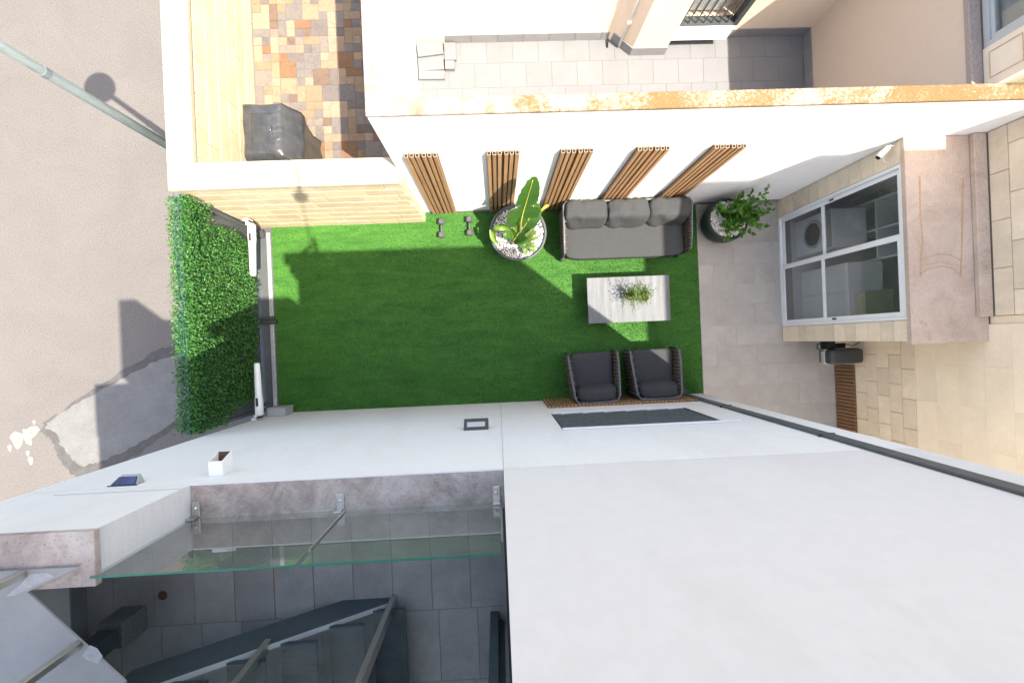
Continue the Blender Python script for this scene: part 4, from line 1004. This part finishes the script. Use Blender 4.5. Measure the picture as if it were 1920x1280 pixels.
leaves = [  # path, width, material, side, fold, outline
    ([(.40, 1.70, .86), (.42, 1.78, 1.22), (.465, 1.87, 1.68), (.51, 1.96, 2.14)], .46, 'banana', (1, .1, -.1), .16, torn),
    ([(.44, 1.68, .80), (.50, 1.73, 1.0), (.56, 1.82, 1.16), (.58, 1.93, 1.24)], .30, 'banana', (1, -.3, -.5), .35, oval),
    ([(.37, 1.65, .70), (.315, 1.71, .88), (.30, 1.77, 1.0), (.33, 1.84, 1.06)], .12, 'banana_young', (1, 0, .3), .35, oval),
    ([(.30, 1.55, .48), (.24, 1.66, .64), (.12, 1.74, .72), (.01, 1.70, .70), (.0, 1.58, .63), (.07, 1.50, .57)], .13, 'banana_young', (.5, .6, .6), .5, oval),
    ([(.30, 1.555, .48), (.35, 1.60, .64), (.41, 1.65, .78), (.46, 1.70, .86)], .26, 'banana', (-.6, 1, .0), .25, oval),
    ([(.30, 1.56, .5), (.24, 1.60, .64), (.19, 1.61, .70), (.14, 1.60, .70)], .14, 'banana', (.1, 1, .2), .35, oval),
    ([(.36, 1.56, .5), (.40, 1.52, .66), (.44, 1.47, .74), (.47, 1.42, .74)], .20, 'banana', (1, .6, 0), .25, oval),
    ([(.42, 1.62, .6), (.50, 1.67, .78), (.58, 1.72, .88), (.66, 1.76, .90)], .13, 'banana', (-.3, 1, .2), .4, oval),
    ([(.46, 1.56, .5), (.57, 1.60, .62), (.66, 1.66, .68)], .075, 'succulent', (-.3, 1, 0), .4, oval),
    ([(.46, 1.56, .5), (.56, 1.64, .64), (.62, 1.72, .70)], .075, 'succulent', (-.6, 1, 0), .4, oval),
    ([(.46, 1.54, .48), (.58, 1.55, .60), (.68, 1.57, .63)], .075, 'succulent', (0, 1, 0), .4, oval),
    ([(.46, 1.52, .46), (.57, 1.48, .56), (.66, 1.44, .55)], .08, 'succulent', (.3, 1, 0), .4, oval),
    ([(.46, 1.51, .46), (.56, 1.44, .54), (.63, 1.37, .50)], .08, 'succulent', (.5, 1, 0), .4, oval),
    ([(.45, 1.50, .46), (.47, 1.42, .55), (.50, 1.34, .50)], .09, 'succulent', (1, .2, 0), .4, oval)]
for path, w, mt, side, fold, pf_ in leaves:
    mb, rib = blade(path, w, pf_, fold, 26 if w > .4 else 14, side=side)
    lf = obj('leaf', mb, mt, bn, smooth=True)
    if w > .25:
        obj('midrib', MB().tube([tuple(p+Vector((0, -.004, .004))) for p in rib[:-2]], [max(.004, (.013 if w > .4 else .007)*(1-k/len(rib))) for k in range(len(rib)-2)], 6), 'midrib', lf, smooth=True)
obj('stalk', MB().tube([(.42, 1.60, .38), (.41, 1.62, .62), (.40, 1.68, .9), (.405, 1.73, 1.0)], [.04, .032, .024, .014], 10), 'stem', bn, smooth=True)
for p in ([(.41, 1.58, .45), (.40, 1.55, .56)], [(.45, 1.52, .40), (.47, 1.53, .52)], [(.40, 1.62, .6), (.42, 1.66, .82)]): obj('stalk', MB().tube(p, .012, 8), 'stem', bn)
obj('yellow_leaf', blade([(.74, 1.98, .5), (.80, 2.02, .62), (.86, 2.05, .66)], .05, oval, .3, 8, side=(-.3, 1, 0))[0], 'midrib', bn)

p2 = thing('bush_planter', 'round dark planter of mixed pebbles in the corner by the bay', 'planter', (3.76, 1.80, .012))
pc = (3.76, 1.80, .012)
obj('pot', MB().lathe([(.24, 0), (.31, .10), (.345, .25), (.345, .38), (.325, .43), (.305, .44), (.298, .41)], pc, 48), 'pot_green', p2, smooth=True)
obj('soil', MB().lathe([(.297, .36), (.297, .38)], pc, 36), 'terracotta', p2)
gravel('pebbles', p2, (pc[0], pc[1], .425), .288, 900, .021, 'pebble', .012)
bs = thing('potted_bush', 'leafy green bush growing in the dark pebble planter', 'plant', (3.82, 1.82, .40))
stems = MB(); PP, DD = [], []
for k in range(52):
    a = random.uniform(0, 2*math.pi); e = random.uniform(.05, .95); d = Vector((math.cos(a)*math.sin(e)+.12, math.sin(a)*math.sin(e)+.06, math.cos(e))).normalized(); ln = random.uniform(.32, .62)
    p0 = Vector((3.80+random.uniform(-.05, .05), 1.81+random.uniform(-.05, .05), .40)); pts = [p0+d*ln*t+Vector((0, 0, -.10*ln*t*t)) for t in (0, .35, .7, 1)]
    stems.tube(pts, [.006, .005, .004, .002], 5)
    for j in range(24):
        t = random.uniform(.25, 1.03); p = p0+d*ln*t+Vector((0, 0, -.10*ln*t*t)); q = (d*.5+Vector((random.gauss(0, .6), random.gauss(0, .6), random.gauss(.25, .35)))).normalized()
        PP.append(tuple(p)); DD.append(tuple(q))
for (ex, ey, ez) in ((4.02, 2.05, 1.12), (4.14, 1.78, .95)):
    p0 = Vector((3.82, 1.82, .42)); e_ = Vector((ex, ey, ez)); stems.tube([p0, p0.lerp(e_, .5)+Vector((0, 0, .05)), e_], [.006, .004, .002], 5)
    for j in range(16):
        t = random.uniform(.5, 1.02); PP.append(tuple(p0.lerp(e_, t))); DD.append(tuple(((e_-p0).normalized()*.5+Vector((random.gauss(0, .6), random.gauss(0, .6), random.gauss(.2, .4)))).normalized()))
PP, DD = np.array(PP), np.array(DD); U = unit(np.cross(DD, np.array([0, 0, 1.])+np.random.normal(0, .35, PP.shape))); n = len(PP); Ls = np.random.uniform(.06, .105, n)
V, F = leaf_soup(PP, DD, U, Ls, Ls*.52)
obj('stems', stems, 'stem', bs); o = add('foliage', np_mesh('foliage', V-np.array(bs.location), F, 'bush'), None, bs); o['kind'] = 'stuff'

# ================================================================== DUMBBELLS
for (x, y, l, a) in ((-.855, 1.895, 'black dumbbell on the sunlit lawn', -2), (-.395, 1.915, 'black dumbbell lying in the plant shadow', 0)):
    d = thing('dumbbell', l, 'dumbbell', (x, y, .02), 'dumbbells on the lawn')
    obj('handle', MB().tube([(x, y-.07, .085), (x, y-.03, .085), (x, y, .085), (x, y+.03, .085), (x, y+.07, .085)], [.014, .017, .018, .017, .014], 12), 'iron', d, smooth=True)
    for s in (-1, 1):
        m = MB(); rr = .062
        m.tube([(x, y+s*.068, .085), (x, y+s*.08, .085), (x, y+s*.14, .085), (x, y+s*.152, .085)], [rr*.82, rr, rr, rr*.8], 6); obj('head', m, 'iron', d)
    d.rotation_euler = (0, 0, R(a))

# ================================================================== PHOTOGRAPHER on the roof (above the camera; seen only by the shadow)
ph = thing('person', 'person in dark clothes at the roof edge holding out a camera pole', 'person', (.25, -1.75, 7.1))
sk = bpy.data.meshes.new('body')
J = [(.25, -1.62, 7.98), (.25, -1.52, 8.25), (.25, -1.42, 8.45), (.24, -1.36, 8.58), (.23, -1.32, 8.72), (.23, -1.30, 8.83),
     (.38, -1.66, 7.93), (.38, -1.72, 7.52), (.38, -1.78, 7.14), (.38, -1.66, 7.10),
     (.12, -1.66, 7.93), (.12, -1.72, 7.52), (.12, -1.78, 7.14), (.12, -1.66, 7.10),
     (.43, -1.38, 8.42), (.46, -1.12, 8.32), (.40, -.90, 8.30), (.39, -.82, 8.29),
     (.07, -1.38, 8.42), (.12, -1.12, 8.26), (.33, -.98, 8.28), (.36, -.95, 8.29)]
Eg = [(0, 1), (1, 2), (2, 3), (3, 4), (4, 5), (0, 6), (6, 7), (7, 8), (8, 9), (0, 10), (10, 11), (11, 12), (12, 13), (2, 14), (14, 15), (15, 16), (16, 17), (2, 18), (18, 19), (19, 20), (20, 21)]
rad = [.15, .14, .15, .06, .095, .07, .09, .06, .045, .04, .09, .06, .045, .04, .06, .042, .03, .03, .06, .042, .03, .03]
off = Vector(ph.location)
sk.from_pydata([tuple(Vector(j)-off) for j in J], Eg, []); body = add('body', sk, 'cloth', ph)
md = body.modifiers.new('skin', 'SKIN'); body.modifiers.new('sub', 'SUBSURF').levels = 1; body.modifiers['sub'].render_levels = 1
for i, v in enumerate(sk.skin_vertices[0].data): v.radius = (rad[i], rad[i]); v.use_root = (i == 0)
cp = thing('camera_pole', 'thin dark pole held out over the courtyard with a camera on it', 'pole', (.38, -.9, 8.3))
obj('pole', MB().tube([(.42, -1.25, 8.40), (.05, .0, 7.86)], .011, 8), 'dark_plastic', cp)
obj('camera_body', MB().box(-.06, .08, -.05, .05, 7.70, 7.84), 'dark_plastic', cp, .01)
obj('grip', MB().tube([(.03, .05, 7.84), (-.02, .38, 7.74)], .022, 10), 'dark_plastic', cp)
